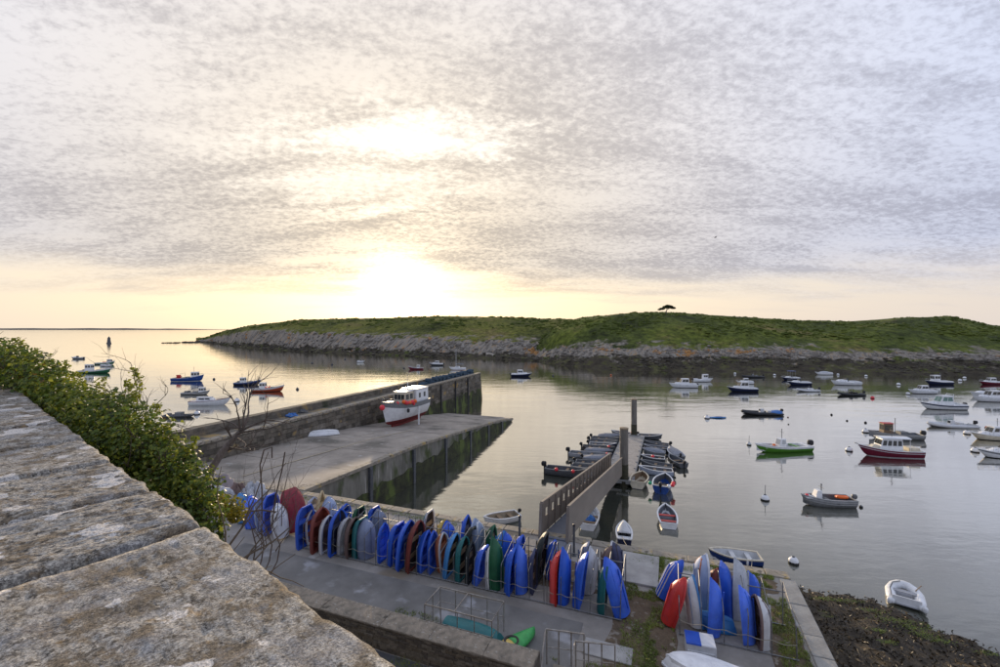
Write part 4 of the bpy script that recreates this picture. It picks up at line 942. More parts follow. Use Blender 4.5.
def white_launch():
    t, L = pose('motor_boat', 'long white launch with raised bow and low covered cockpit', 'motor boat', 231, 187, 405, 5, 'boats moored in the outer bay'); W_ = L * .28; f = .75
    rg = hull_parts(t, L, W_, -.3, f, 1.35, (WHITE, WHITE), False, deck=(WHITE, .05), gun=.1, wl=.02, rail=MAROON, tw=.8, rake=.9)
    house(t, 'cuddy', -L * .32, L * .12, W_ * .66, f - .02, .62, WHITE, .6, .1, .1, wf=.8, roof=LRUB, win=[('r', .15, .5, .4, .8), ('r', .55, .85, .4, .8), ('l', .15, .5, .4, .8), ('l', .55, .85, .4, .8)])
    MB().box((L * .485, 0, 1.45), (.3, .3, .22)).build('bow_roller', DKGREY, t); railing(t, rg, L, L * .15, L * .45, .3, 5)
white_launch()
def barge():
    t, L = pose('workboat', 'low dark flat workboat partly hidden by the ivy', 'workboat', 193, 160, 417, 2, 'boats moored in the outer bay')
    hull_parts(t, L, L * .34, -.25, .28, .45, (ANTIF, DKGREY), True, zfloor=.05, rail=MIDGREY, inner=DKGREY, tw=.95, bw=.5, rake=.2)
    MB().box((L * .05, 0, .45), (.9, .8, .6)).build('engine_box', MIDGREY, t); crates(t, -L * .25, 0, .1, 4, MIDGREY, 9)
barge()
fishing_boat('navy fishing boat with white wheelhouse behind the orange red one', 261, 233, 385, 5, (ANTIF, NAVY), 'aft', WHITE, 'grey', band=BLUE)
fishing_boat('orange red fishing boat with grey upper strake', 284.5, 251, 391.5, 8, (ANTIF, ORANGER), 'aft', WHITE, 'floats', band=LRUB, mst=True)
# ---- middle distance
fishing_boat('small dark red boat with white wheelhouse beyond the breakwater', 408, 423.5, 369.5, 0, (ANTIFR, MAROON), 'aft', WHITE, None)
cruiser('small dark hulled cabin boat beyond the breakwater, left of the sailing boat', 429, 443.5, 365.5, 0, DKGREY, cab='mid', group='boats beyond the breakwater')
cruiser('tiny white boat far out on the bright water', 365, 357, 362.5, 0, cab='low', rails=False, group='boats beyond the breakwater')
def sailing_boat():
    t, L = pose('sailing_boat', 'white sailing boat with bare mast just behind the breakwater head', 'sailing boat', 449, 466, 370, 0)
    rg = hull_parts(t, L, L * .3, -.4, .75, 1.0, (ANTIFR, WHITE), False, deck=(WHITE, .02), gun=.08, wl=.10, tw=.7, rake=.9)
    house(t, 'coachroof', -L * .15, L * .2, L * .17, .78, .42, WHITE, .5, .1, .1, wf=.6, win=[('l', .15, .8, .35, .75), ('r', .15, .8, .35, .75)])
    MB().tube([(L * .08, 0, .8), (L * .08, 0, 6.6)], [.07, .045], 8).build('mast', LRUB, t); MB().tube([(L * .08, 0, 1.9), (-L * .38, 0, 1.85)], .05, 6).build('boom', LRUB, t)
    MB().tube([(L * .04, 0, 1.98), (-L * .15, 0, 2.02), (-L * .37, 0, 1.95)], [.1, .13, .08], 8).build('furled_sail', mat('sail_cover', (.16, .17, .2)), t, True)
    mb = MB()
    for p in ((L * .47, 0, 1.0), (-L * .48, 0, .8), (L * .06, L * .14, .8), (L * .06, -L * .14, .8)): mb.tube([(L * .08, 0, 6.5), p], .012, 4)
    mb.build('rigging', GALV, t)
sailing_boat()
cruiser('dark hulled white cabin boat alone in front of the pale beach', 532, 511, 376.5, 0, NAVY, cab='mid', group='boats beyond the breakwater', extra=DKRUB)
# ---- off the headland, right
cruiser('white pilot house cruiser nearest the pontoon piles among the far boats', 669, 698, 387.5, 3, cab='mid', scaleh=1.1)
cruiser('white boat with upright cabin and dark windows behind the leftmost far cruiser', 713, 692, 381.8, 0, cab='fwd')
cruiser('white cruiser on a navy hull with sloping windscreen, left of centre of the far fleet', 727, 758.5, 391.5, 3, NAVY, cab='mid', scaleh=1.15)
cruiser('white cruiser half hidden behind the navy hulled one', 736, 754, 384, 2, cab='mid', group='boats moored off the headland')
rib('long low dark workboat with a person sized post at the stern near the green shore', 742, 765, 377.5, -2, DKRUB, cons_m=MIDGREY)
cruiser('white open boat with a bright blue sun canopy', 781, 800.5, 380, 0, NAVY, cab='low', top='blue')
cruiser('low navy hulled white speedboat in front of the blue canopy boat', 787, 812, 385, 2, NAVY, cab='low')
rib('pale grey inflatable with a small white console', 797, 821, 391.5, 0, LRUB, inner=LRUB, cons_m=WHITE)
cruiser('large white rounded motor boat with two dark outboards near the shore', 831, 862, 385, 4, cab='low', B=.4)
cruiser('white boat under a pale cover close to the sandy shore', 815, 833, 374.8, 2, cab='cover', rails=False, mot=False)
rib('black open inflatable left of the red and white buoy', 838, 866.5, 395.5, 0, DKRUB, cons_m=BLACK)
rib('long dark workboat with white console and blue covered stern', 742, 784, 414.5, 4, DKRUB, inner=MIDGREY, cover=TARPB, cons_m=LRUB)
cruiser('navy hulled white pilot boat below the headland, upper right', 925, 954, 384.5, 2, NAVY, cab='fwd', top='mast')
cruiser('small all white cabin cruiser, left of the blue striped one', 908, 938, 393.5, 3, cab='mid')
cruiser('dark red hulled white motor boat at the right edge below the headland', 979, 1004, 384.5, 2, MAROON, cab='mid')
cruiser('white motor boat with blue stripe and green tinted windows', 920, 968.5, 409, 6, WHITE, stripe=NAVY, cab='mid', glass=GLASSG, scaleh=1.15, top='arch', mot=True)
cruiser('white sailing type hull moored behind another white boat at the right edge', 970, 1003, 396.5, 2, cab='low', rails=False)
cruiser('white motor boat with brown bow fender at the right edge', 972, 1015, 401.5, 4, cab='mid', extra=WOODD)
rib('long white inflatable with grey seats right of the maroon launch', 928, 980.5, 427, 6, LRUB, inner=LRUB, cons_m=LRUB)
cruiser('cream hulled white cabin boat cut by the right edge of the frame', 970, 1022, 439.5, 6, CREAM, cab='mid', top='mast')
cruiser('white motor boat cut by the right edge, nearest of those there', 977, 1034, 457.5, 8, WHITE, cab='low', stripe=MIDGREY)
def alu_pilot():
    t, L = pose('workboat', 'grey aluminium workboat with small red topped wheelhouse behind the maroon launch', 'workboat', 868, 926, 438.5, 8); W_ = L * .32
    rg = hull_parts(t, L, W_, -.2, .6, .95, (DKGREY, ALU), True, zfloor=.2, rail=ALU, inner=MIDGREY, tw=.9, rake=.5)
    house(t, 'wheelhouse', L * .06, L * .24, W_ * .5, .3, 1.5, mat('brown_cabin', (.20, .13, .08)), .0, 0, .05, roof=REDP, win=[('f', .1, .45, .5, .9), ('f', .55, .9, .5, .9), ('l', .1, .9, .5, .88), ('r', .1, .9, .5, .88)])
    outboard(t, -L / 2, .5, 1.2); mast(t, -L * .02, .6, 1.7, m=DKGREY); MB().box((-L * .15, 0, .55), (.8, .8, .7)).build('engine_box', MIDGREY, t); crates(t, -L * .3, 0, .2, 4, MIDGREY, 2)
alu_pilot()
def maroon_launch():
    t, L = pose('motor_boat', 'maroon launch with long white cabin and flat white roof', 'motor boat', 858, 926, 456, 9); W_ = L * .32
    rg = hull_parts(t, L, W_, -.35, .72, 1.15, (LRUB, MAROON), False, deck=(CREAM, .06), gun=.09, wl=.06, rail=WHITE, tw=.85, rake=.7, p=2.5)
    MB().tube([Vector((R[-1].x, R[-1].y + .015, R[-1].z - .22)) for R in rg], .022, 5).tube([Vector((R[-1].x, -R[-1].y - .015, R[-1].z - .22)) for R in rg], .022, 5).build('rub_strake', WHITE, t)
    house(t, 'trunk_cabin', L * .1, L * .33, W_ * .6, .78, .38, CREAM, .4, 0, .08, wf=.55)
    wn = []
    for fc in 'lr':
        for k in range(4): wn.append((fc, .06 + .235 * k, .06 + .235 * k + .18, .42, .86))
    house(t, 'wheelhouse', -L * .17, L * .2, W_ * .66, .7, 1.15, WHITE, .28, 0, .07, roof=None, win=wn + [('f', .05, .34, .45, .9), ('f', .37, .63, .45, .9), ('f', .66, .95, .45, .9), ('b', .1, .4, .4, .85)])
    rr = []
    for k in range(9):
        yk = -1 + 2 * k / 8; cr = .09 * (1 - yk * yk); rr.append([Vector((-L * .30, yk * W_ * .35, 1.86 + cr)), Vector((L * .18, yk * W_ * .33, 1.86 + cr)), Vector((L * .18, yk * W_ * .33, 1.93 + cr)), Vector((-L * .30, yk * W_ * .35, 1.93 + cr))])
    MB().loft(rr, True).build('roof', WHITE, t)
    mb = MB()
    for s in (-1, 1): mb.tube([(-L * .28, s * W_ * .32, .7), (-L * .28, s * W_ * .32, 1.86)], .025, 6)
    mb.build('roof_post', WHITE, t)
    MB().box((-L * .36, 0, .82), (.9, W_ * .6, .36)).build('engine_box', CREAM, t)
    MB().tube([(-L * .18, -W_ * .5, .1), (-L * .18, -W_ * .52, 1.5)], .03, 5).build('boat_hook', mat('varnish', (.45, .27, .1)), t)
    MB().tube([(L * .5, 0, 1.15), (L * .56, 0, 1.25)], .04, 5).build('bowsprit', MIDGREY, t); mast(t, -L * .05, 1.95, .9, m=DKGREY); fender(t, -L * .45, -W_ * .45, .5, ORNG)
maroon_launch()
def green_boat():
    t, L = pose('motor_boat', 'bright green open boat with white rail and small white console', 'motor boat', 755, 815, 451, -8); W_ = L * .30
    rg = hull_parts(t, L, W_, -.25, .58, .95, (GREENP, GREENP), True, zfloor=.15, gun=.16, wl=-.5, rail=WHITE, inner=LRUB, band=WHITE, tw=.85, rake=.7)
    house(t, 'console', -L * .04, L * .1, W_ * .42, .2, 1.15, WHITE, .25, .0, .06, win=[('f', .08, .92, .5, .95), ('l', .3, .9, .55, .9), ('r', .1, .7, .55, .9)], glass=mat('pale_screen', (.5, .52, .52), rough=.1))
    mast(t, 0, 1.3, .95, m=DKGREY); outboard(t, -L / 2, .5, 1.25)
    MB().box((L * .25, 0, .5), (L * .2, W_ * .5, .05)).build('foredeck', LRUB, t); ball(t, L * .12, -.2, .6, .16, ORNG); MB().box((-L * .25, 0, .5), (.35, W_ * .8, .08)).build('thwart', GREENP, t); MB().box((-L * .42, 0, .5), (.4, W_ * .7, .25)).build('stern_locker', WHITE, t)
green_boat()
def alu_dinghy():
    t, L = pose('motor_boat', 'grey aluminium boat with white windscreen console and orange float inside', 'motor boat', 801, 857, 505, 4); W_ = L * .40
    rg = hull_parts(t, L, W_, -.2, .58, .78, (ALU, ALU), True, zfloor=.08, gun=.09, wl=-.5, rail=ALU, inner=DKALU, tw=.92, rake=.4)
    for k in (.14, .3): MB().tube([Vector((R[-1].x, R[-1].y + .01, R[-1].z - k)) for R in rg[:-1]], .02, 5).tube([Vector((R[-1].x, -R[-1].y - .01, R[-1].z - k)) for R in rg[:-1]], .02, 5).build('hull_rib', ALU, t)
    house(t, 'console', L * .12, L * .26, W_ * .42, .5, .62, WHITE, .22, .02, .06, win=[('f', .1, .9, .45, .92)], glass=LRUB)
    mast(t, L * .1, .9, .55, m=DKGREY); MB().box((L * .36, 0, .62), (L * .16, W_ * .55, .06)).build('foredeck', LRUB, t)
    MB().tube([(-L * .3 + .34 * math.cos(a), .34 * math.sin(a) * .8, .62 + .05 * math.sin(a)) for a in np.linspace(0, 2 * math.pi, 20)], .1, 8).build('life_ring', ORNG, t, True)
    MB().box((-L * .02, 0, .42), (.28, W_ * .86, .05)).build('thwart', DKALU, t); outboard(t, -L / 2, .5, .75, DKALU); ball(t, L * .4, .1, .72, .13, PINK)
alu_dinghy()
def board():
    t, L = pose('paddle_board', 'bright blue paddle board floating beside a white buoy', 'paddle board', 709, 727, 418, 0)
    rr = []
    for k in range(9):
        s = k / 8; w = .38 * math.sin(math.pi * min(max(s, .04), .97)) ** .6; rr.append([Vector((-L / 2 + L * s, w * math.cos(a), .10 + .08 * math.sin(a))) for a in np.linspace(0, 2 * math.pi, 10, endpoint=False)])
    MB().loft(rr, True).build('deck', mat('board_blue', (.03, .22, .55), rough=.4), t, True); MB().box((-.2, 0, .19), (1.0, .5, .03)).build('deck_pad', BLUE, t)
board()
# ---- near dinghies afloat
def near_dinghy(label, c, head, L, cols, rail, inner, mot=0.5, B=.42, thw_m=None, name='rowing_boat', cat='rowing boat', thw=2, fb=.42, fbb=.6, bw=0.0):
    t = thing(name, label, cat, c, head); open_boat(label, t, L, B, cols, rail, inner, mot=mot, thw=thw, thw_m=thw_m, fb=fb, fbb=fbb, bw=bw); return t
t = near_dinghy('white rowing boat with red seats floating below the pontoon end', gp(667, 520, 0), math.radians(74), 3.0, (NAVY, WHITE), WHITE, mat('hull_inside_dark', (.16, .17, .2), (.10, .11, .13)), 0, .42, REDP)
t = near_dinghy('blue and white rowing boat moored against the quay edge', gp(734, 561, 0), math.radians(168), 2.7, (NAVY, mat('paint_royal', (.02, .05, .19), rough=.4)), CREAM, LRUB, 0, .46, LRUB)
fender(t, -.5, .62, .25, WHITE, .06, .3); fender(t, .1, .66, .25, WHITE, .06, .3)
t = near_dinghy('white dinghy with black outboard just left of the gangway', gp(501, 522, 0), math.radians(205), 2.6, (DKGREEN, WHITE), WHITE, mat('hull_inside_buff', (.36, .3, .22), (.26, .21, .15)), .5, .48)
t = near_dinghy('white dinghy with blue bundle inside, under the gangway', gp(590, 521, 0), math.radians(72), 3.0, (WHITE, WHITE), WHITE, LRUB, 0, .42)
MB().loft([[Vector((x, w * math.cos(a), .15 + h * math.sin(a))) for a in np.linspace(0, math.pi, 7)] for x, w, h in ((-.6, .15, .1), (-.4, .35, .3), (-.1, .38, .34), (.15, .2, .15))], True).build('bundle', TARPB, t)
t = near_dinghy('small white decked boat with dark blue hull close to the quay below the pile', gp(624, 540, 0), math.radians(76), 2.2, (NAVY, NAVY), WHITE, LRUB, 0, .44, WHITE, thw=1, fb=.58, fbb=.78)
MB().loft([[Vector((x, w * math.cos(a), .58 + h * math.sin(a))) for a in np.linspace(0, math.pi, 9)] for x, w, h in ((-.35, .36, .05), (-.3, .40, .12), (.1, .40, .18), (.6, .26, .26), (.95, .05, .24))], True).build('cover', LRUB, t)
def inflatable():
    c = gp(905, 600, 0); t = thing('inflatable_dinghy', 'white inflatable dinghy with grey floor by the weedy shore', 'inflatable dinghy', c, math.radians(52)); L = 1.9; W_ = 1.45; r = .2
    path = [Vector((-L * .5, W_ / 2 - r, .2)), Vector((-L * .2, W_ / 2 - r, .2)), Vector((L * .15, W_ / 2 - r, .22)), Vector((L * .34, W_ * .26, .28)), Vector((L * .44, W_ * .12, .32)), Vector((L * .46, 0, .33))]
    pp = path + [Vector((v.x, -v.y, v.z)) for v in reversed(path[:-1])]; n = len(pp); MB().tube(pp, [.1] + [r] * (n - 2) + [.1], 14).build('tube', WHITE, t, True)
    MB().box((-.1, 0, .12), (L * .8, W_ - 2 * r, .05)).build('floor', GRUB, t); MB().box((-L * .42, 0, .28), (.05, W_ - 2 * r, .4)).build('transom', WHITE, t); MB().box((.05, 0, .36), (.24, W_ - r, .05)).build('seat', GRUB, t)
    MB().tube([(-.7, .53, .41), (0, .54, .42), (.5, .42, .5), (.75, .12, .54)], .02, 5).build('grab_line', DKGREY, t); fender(t, -.95, .62, .22, WHITE, .1, .3); fender(t, -.95, -.62, .22, WHITE, .1, .3)
    MB().tube([(.3, -.4, .44), (.9, -.66, .5)], .02, 5).build('oar', WOODD, t)
inflatable()
# ---- buoys
for lab, x, y, r, m, st in (
    ('white buoy with a stick, left of the aluminium boat', 765, 500, .3, WHITE, True), ('white round buoy floating off the quay corner', 793.5, 563, .26, WHITE, False),
    ('grey buoy left of the green boat bow', 749, 445, .24, LRUB, True), ('white buoy directly left of the maroon launch bow', 849, 451, .33, WHITE, False), ('white buoy behind the maroon launch near the aluminium workboat', 865.5, 432.5, .36, WHITE, False),
    ('red and white buoy beside the black inflatable', 872.5, 398.5, .32, PINK, False), ('small dark buoy, leftmost of three in open water above the maroon launch', 831.5, 415, .15, ANTIF, False), ('small dark buoy, middle of three in open water above the maroon launch', 847, 421, .13, ANTIF, False), ('small dark buoy, rightmost of three in open water above the maroon launch', 865.5, 423, .16, ANTIF, False),
    ('white buoy at the left end of the blue paddle board', 707, 418.5, .36, WHITE, False), ('white buoy off the bow of the all white cabin cruiser', 908, 394.5, .35, WHITE, False), ('white pole buoy in open water under the headland', 898.5, 385, .4, WHITE, True),
    ('white buoy, left of a pair below the right headland', 960, 381, .4, WHITE, False), ('white buoy, right of a pair below the right headland', 964.5, 378.5, .38, WHITE, False), ('white buoy near the sandy shore, left of the large white motor boat', 838, 375, .33, WHITE, False), ('white buoy above the large white motor boat', 866, 376.5, .36, WHITE, False), ('white buoy by the shore above the navy cruiser', 735, 374, .34, WHITE, False), ('white buoy right of the dark workboat under the green shore', 774.5, 375.5, .34, WHITE, False),
    ('small orange float below the dark blue covered workboat', 788, 417.5, .1, ORNG, False), ('white buoy at the bow of the cream hulled boat', 967, 434, .36, WHITE, False), ('white buoy at the bow of the nearest boat on the right edge', 975, 452, .36, WHITE, False), ('red float on the cream boat mooring', 986.5, 428, .18, ORNG, False),
    ('white buoy between the long launch and the breakwater', 237, 401.5, .45, WHITE, False), ('white buoy right of the low dark workboat', 197, 414.5, .42, WHITE, False), ('dark buoy right of the blue fishing boat', 214, 379.5, .3, DKGREY, False), ('dark buoy right of the orange red fishing boat', 297.5, 389.5, .32, DKGREY, False), ('dark buoy, leftmost of the row off the far headland', 312, 363.5, .38, DKGREY, False), ('dark buoy, middle of the row off the far headland', 332, 365, .38, DKGREY, False), ('dark buoy, rightmost of the row off the far headland', 345, 359.5, .38, DKGREY, False), ('dark buoy left of the small dark red boat', 404, 368.5, .32, DKGREY, False), ('dark buoy right of the boat near the beach', 553, 376, .26, DKGREY, False), ('orange float in open water right of the pontoon', 611, 375.5, .25, ORNG, False), ('small green and grey float near the green boat', 788.5, 424.5, .09, GRNF, False), ('dark float just right of the aluminium boat stern', 861, 507.5, .12, DKGREY, False)):
    buoy(lab, x, y, r, m, st)
def beacon():
    c = gp(109, 343.5, 0); t = thing('sea_beacon', 'dark tapered sea beacon tower standing in the outer bay', 'beacon', c)
    MB().lathe([(1.9, -.5), (1.85, .5), (1.5, .8), (1.05, 4.6), (1.2, 4.7), (1.2, 5.0), (.8, 5.0), (.7, 5.7), (.1, 6.1)], (0, 0, 0), 14).build('tower', DKGREY, t); MB().tube([(0, 0, 6), (0, 0, 6.8)], .1).build('topmark', BLACK, t)
beacon()

# ------------------------------------------------------------------ trawler dried out on the slip
def trawler():
    b0 = 27.5; z = slip_z(b0); p = pd(404, 427, F * (CZ - z) / (427 - HY)); L = 8.2; W_ = 2.9
    t = thing('fishing_trawler', 'white and red fishing boat standing on the slipway with red floats', 'fishing boat', (p.x - .45, p.y + 1.7, z + .93), math.radians(248))
    rg = hull_parts(t, L, W_, -.75, 1.5, 2.2, (ANTIFR, WHITE), False, deck=(DECKG, .45), gun=.12, wl=-.12, rail=MIDGREY, band=MIDGREY, tw=.8, rake=.9, a=.85, b_=1.15, bowk=-.3, K=10)
    MB().box((-L * .08, 0, -.80), (L * .7, .16, .3)).build('keel', ANTIFR, t)
    house(t, 'wheelhouse', -L * .12, L * .10, W_ * .55, 1.05, 1.75, CREAM, .05, 0, .06, roof=WHITE, win=[('f', .06, .33, .5, .85), ('f', .37, .63, .5, .85), ('f', .67, .94, .5, .85), ('l', .1, .45, .5, .85), ('l', .55, .9, .5, .85), ('r', .1, .45, .5, .85), ('r', .55, .9, .5, .85)])
    house(t, 'deckhouse', -L * .46, -L * .14, W_ * .72, 1.05, 1.85, WHITE, .02, .02, .04, roof=WHITE, win=[('r', .2, .36, .45, .75), ('r', .6, .76, .45, .75), ('l', .2, .36, .45, .75), ('l', .6, .76, .45, .75)])
    railing(t, rg, L, L * .12, L * .48, .4, 5); mast(t, -L * .10, 2.8, 1.7, m=MIDGREY); MB().tube([(-L * .02, .5, 2.9), (-L * .02, .5, 3.8)], .03).build('aerial', WHITE, t)
    rb = random.Random(2)
    for k in range(9):
        x = L * (-.02 + .035 * k) * .8; s_, y = sheer_at(rg, L, x); ball(t, x, y + .05, s_ + rb.uniform(-.12, .18), rb.uniform(.17, .24), PINK if k % 4 else ORNG)
    ball(t, L * .5, .15, 1.6, .3, PINK); s_, y = sheer_at(rg, L, L * .2); ball(t, L * .28, y * .7, s_ + .1, .18, PINK)
    for s in (1, -1):
        MB().box((-L * .1, s * (W_ / 2 + .1), .0), (.16, .1, 2.1)).build('beaching_leg', WHITE, t)
    MB().box((L * .3, 0, 1.75), (.7, .9, .5)).build('winch', MIDGREY, t); crates(t, L * .2, 0, 1.1, 5, mat('brown_boxes', (.16, .12, .08)), 8)
    fender(t, L * .15, W_ * .5 + .05, .9, DKRUB, .16, .5)
trawler()
def slip_bits():
    p = gp(323, 433, 3.1); t = thing('rowing_boat', 'small white dinghy lying upturned at the foot of the breakwater', 'rowing boat', (p.x, p.y, slip_z(ab(p)[1]) + .5), math.radians(20)); 
    open_boat('', t, 3.0, .42, (WHITE, WHITE), WHITE, WHITE, mot=0, zk=0, fb=.42, fbb=.5); t.rotation_euler = (math.pi, 0, math.radians(20))
    # lobster pots stacked on the pier head
    POT = mat('pot_netting', (.05, .09, .13), (.025, .04, .06), sc=8, rough=.9); k = 0; r = random.Random(6)
    for i in range(18):
        b = 41 + 17.8 * i / 17; a = -30.3 - .6 * (b - 16) / 44 + .55 + r.uniform(-.15, .25)
        for j in range(r.choice((1, 2, 2))):
            t = thing('lobster_pot', 'blue grey lobster pot in the stack along the breakwater head', 'lobster pot', q(a, b, 4.8 + .44 * j), QROT + r.uniform(-.2, .2), 'lobster pots stacked on the breakwater head')
            rr = []
            for x in (-.45, .45): rr.append([Vector((x, .3 * math.cos(an), .02 + .4 * math.sin(an))) for an in np.linspace(0, math.pi, 7)])
            MB().loft(rr, True).build('netting', POT, t)
            mb = MB()
            for x in (-.46, 0, .46): mb.tube([(x, .31 * math.cos(an), .02 + .41 * math.sin(an)) for an in np.linspace(0, math.pi, 7)], .018, 4)
            mb.box((0, 0, .012), (.96, .62, .024)); mb.build('frame', mat('pot_frame', (.10, .16, .22), (.06, .1, .14)), t)
slip_bits()

# ------------------------------------------------------------------ pontoon, gangway, piles
PB0, PB1 = 22.8, 38.6; PA = -2.05                       # pontoon extent along b, centre line a (harbour frame)
def pontoon():
    c0 = (gp(633, 479, .5) + gp(612, 479, .5)) / 2
    t = thing('floating_pontoon', 'long floating pontoon with pale grey boarded deck', 'pontoon', q(*DOCK0, 0)); o = t.location
    PD = mat('pontoon_deck', (.36, .335, .30), (.26, .24, .215), sc=3, rough=.9, bump=.3, bsc=20)
    a0, b0 = DOCK0; n = 13; R = Matrix.Rotation(QROT, 3, 'Z'); ln = DLEN / n
    for i in range(n): MB().box(q(a0, b0 + ln * (i + .5), .46) - o, (2.3, ln - .03, .08), R).build('deck_panel', PD, t)
    for i in range(5): MB().box(q(a0, b0 + DLEN / 5 * (i + .5), .12) - o, (2.1, DLEN / 5 - .5, .56), R).build('float', mat('float_concrete', (.2, .2, .19), (.12, .12, .11), rough=.9), t)
    for s in (-1, 1):
        MB().box(q(a0 + s * 1.2, b0 + DLEN / 2, .40) - o, (.1, DLEN, .22), R).build('edge_beam', MIDGREY, t)
        for i in range(8): MB().box(q(a0 + s * 1.05, b0 + DLEN / 8 * (i + .5), .55) - o, (.1, .3, .08), R).build('mooring_cleat', GALV, t)
    MB().box(q(a0, b0 - .35, .35) - o, (2.6, .7, .22), R).build('end_frame', GALV, t)
    MB().box(q(a0 - 1.05, b0 + DLEN - .3, .75) - o, (.2, .35, .5), R).build('service_post', REDP, t)
DOCK0 = ab((gp(633, 479, .5) + Vector((-1.075, .41, 0)))); DLEN = 16.0
pontoon()
def pile(label, px, py, ytop, r, z=0.0):
    c = gp(px, py, z); zt = CZ - (ytop - HY) * c.y / F; t = thing('mooring_pile', label, 'pile', (c.x, c.y, -2.5), 0, 'steel piles holding the pontoon')
    MB().lathe([(r, 0), (r, 2.5 + zt)], (0, 0, 0), 20).build('shaft', mat('pile_steel', (.22, .205, .18), (.13, .12, .105), sc=2, rough=.6, metal=.3, stretch=(3, 3, .4)), t, True).modifiers.new('es', 'EDGE_SPLIT')
    MB().lathe([(r + .012, 2.0), (r + .012, 4.3)], (0, 0, 0), 20).build('weed_band', mat('pile_weed', (.06, .055, .03), (.03, .028, .018), sc=4, rough=.9, bump=.6), t, True)
    MB().lathe([(r + .02, 2.5 + zt - .08), (r + .02, 2.5 + zt + .02), (.02, 2.5 + zt + .06)], (0, 0, 0), 20).build('cap', mat('pile_cap', (.3, .22, .13), (.2, .15, .1)), t)
    mb = MB(); R = Matrix.Rotation(QROT, 3, 'Z')
    for dx, dy, sx, sy in ((0, r + .12, 2 * r + .5, .1), (0, -r - .12, 2 * r + .5, .1), (r + .12, 0, .1, 2 * r + .14), (-r - .12, 0, .1, 2 * r + .14)): mb.box(R @ Vector((dx, dy, 3.05)), (sx, sy, .14), R)
    mb.build('pile_guide', GALV, t)
pile('nearer of the two tall steel piles, at the near end of the pontoon', 624, 485.5, 428, .34)
pile('farther and taller looking of the two steel piles, right of the pontoon', 634, 439.5, 399, .33)

def gangway():
    g0 = q(-1.28, 4.6, QZ + .1); e = q(DOCK0[0] - .25, DOCK0[1] + 1.3, .62); d = (e - g0); Lg = d.length; fx = d.normalized(); sy = Vector((0, 0, 1)).cross(fx).normalized(); up = fx.cross(sy)
    t = thing('gangway', 'beige metal gangway with high side panels leading down to the pontoon', 'gangway', g0); M = Matrix((fx, sy, up)).transposed()
    t.rotation_euler = M.to_euler()
    BG = mat('gangway_beige', (.25, .215, .18), (.18, .155, .13), sc=1.2, rough=.55, stretch=(.3, 1, 1)); FLR = mat('gangway_floor', (.17, .19, .23), (.13, .145, .18), sc=4, rough=.6, metal=.3)
    MB().box((Lg / 2, 0, -.04), (Lg, 1.16, .07)).build('walkway', FLR, t)
    hgt = 1.42; n = 18
    # right panel: plain sheet with a top rail; left panel: sheet, posts and window-like openings
    MB().box((Lg / 2, -.63, hgt / 2), (Lg, .05, hgt)).build('side_panel', BG, t); MB().box((Lg / 2, -.63, hgt + .03), (Lg, .12, .08)).build('top_rail', BG, t)
    for i in range(n + 1): MB().box((Lg * i / n * .998 + .03, -.575, hgt / 2), (.06, .06, hgt - .02)).build('post', BG, t)
    z0, z1 = .72, 1.08
    MB().box((Lg / 2, .63, z0 / 2), (Lg, .05, z0)).build('lower_panel', BG, t); MB().box((Lg / 2, .63, (z1 + hgt) / 2), (Lg, .05, hgt - z1)).build('upper_panel', BG, t); MB().box((Lg / 2, .63, hgt + .03), (Lg, .12, .08)).build('top_rail', BG, t)
    for i in range(n + 1): MB().box((Lg * i / n * .965 + .33, .63, (z0 + z1) / 2), (.66, .052, z1 - z0)).build('web_plate', BG, t); 
    for i in range(n + 1): MB().box((Lg * i / n * .998 + .03, .575, hgt / 2), (.06, .06, hgt - .02)).build('post', BG, t)
    MB().box((.0, -.63, hgt / 2 - .05), (.12, .14, hgt + .1)).build('end_post', BG, t); MB().box((.0, .63, hgt / 2 - .05), (.12, .14, hgt + .1)).build('end_post', BG, t)
    # apron plate on the quay
    tt = tag(MB().box((0, 0, 0), (1.25, 1.3, .05), Matrix.Rotation(QROT, 3, 'Z')).build('access_plate', FLR, None, loc=q(-1.28, 3.9, QZ + .03)), 'blue grey metal access plate at the quay end of the gangway', 'plate')
    # bollards / posts at the gangway foot
    for a, lab in ((-2.55, 'slim dark post on the quay left of the gangway foot'), (-.15, 'slim dark post on the quay right of the gangway foot')):
        p = thing('post', lab, 'post', q(a, 3.6, QZ)); MB().tube([(0, 0, 0), (0, 0, 1.25)], .05, 10).build('shaft', DKGREY, p); MB().lathe([(.06, 1.25), (.06, 1.3), (.01, 1.33)], (0, 0, 0), 10).build('cap', BLACK, p); MB().lathe([(.11, 0), (.11, .03), (.05, .04)], (0, 0, 0), 10).build('base', DKGREY, p)
gangway()

# ---- boats on the pontoon
def dock_boat(label, side, b, L, cols, rail, inner, mot=.6, B=.40, cover=None, yaw=0.0, out=1.35, extra=None, bow_in=True, name='moored_dinghy', thw=2, fb=.45, fbb=.68, ba=None):
    L *= .86; a0, b0 = DOCK0; a = a0 + side * (out + L / 2); c = q(a, b0 + b, .02)
    head = QROT + (math.pi if side > 0 else 0) + math.radians(yaw) + (0 if bow_in else math.pi)
    t = thing(name, label, 'dinghy', c, head, 'small boats moored along the pontoon'); rg = open_boat(label, t, L, B, cols, rail, inner, mot=mot, thw=thw, fb=fb, fbb=fbb)
    if cover: MB().loft([[Vector((x * L, w * math.cos(an), fb + .02 + h * math.sin(an))) for an in np.linspace(0, math.pi, 9)] for x, w, h in ((-.46, L * B * .38, .06), (-.2, L * B * .46, .22), (.1, L * B * .44, .26), (.35, L * B * .22, .3), (.44, .05, .22))], True).build('cover', cover, t)
    if extra:
        for k, (x, y, m_) in enumerate(extra): ball(t, x * L, y * L * B, fb + .05, .16, m_)
    return t
GI = mat('hull_inside_grey', (.13, .135, .15), (.07, .075, .08), sc=5)
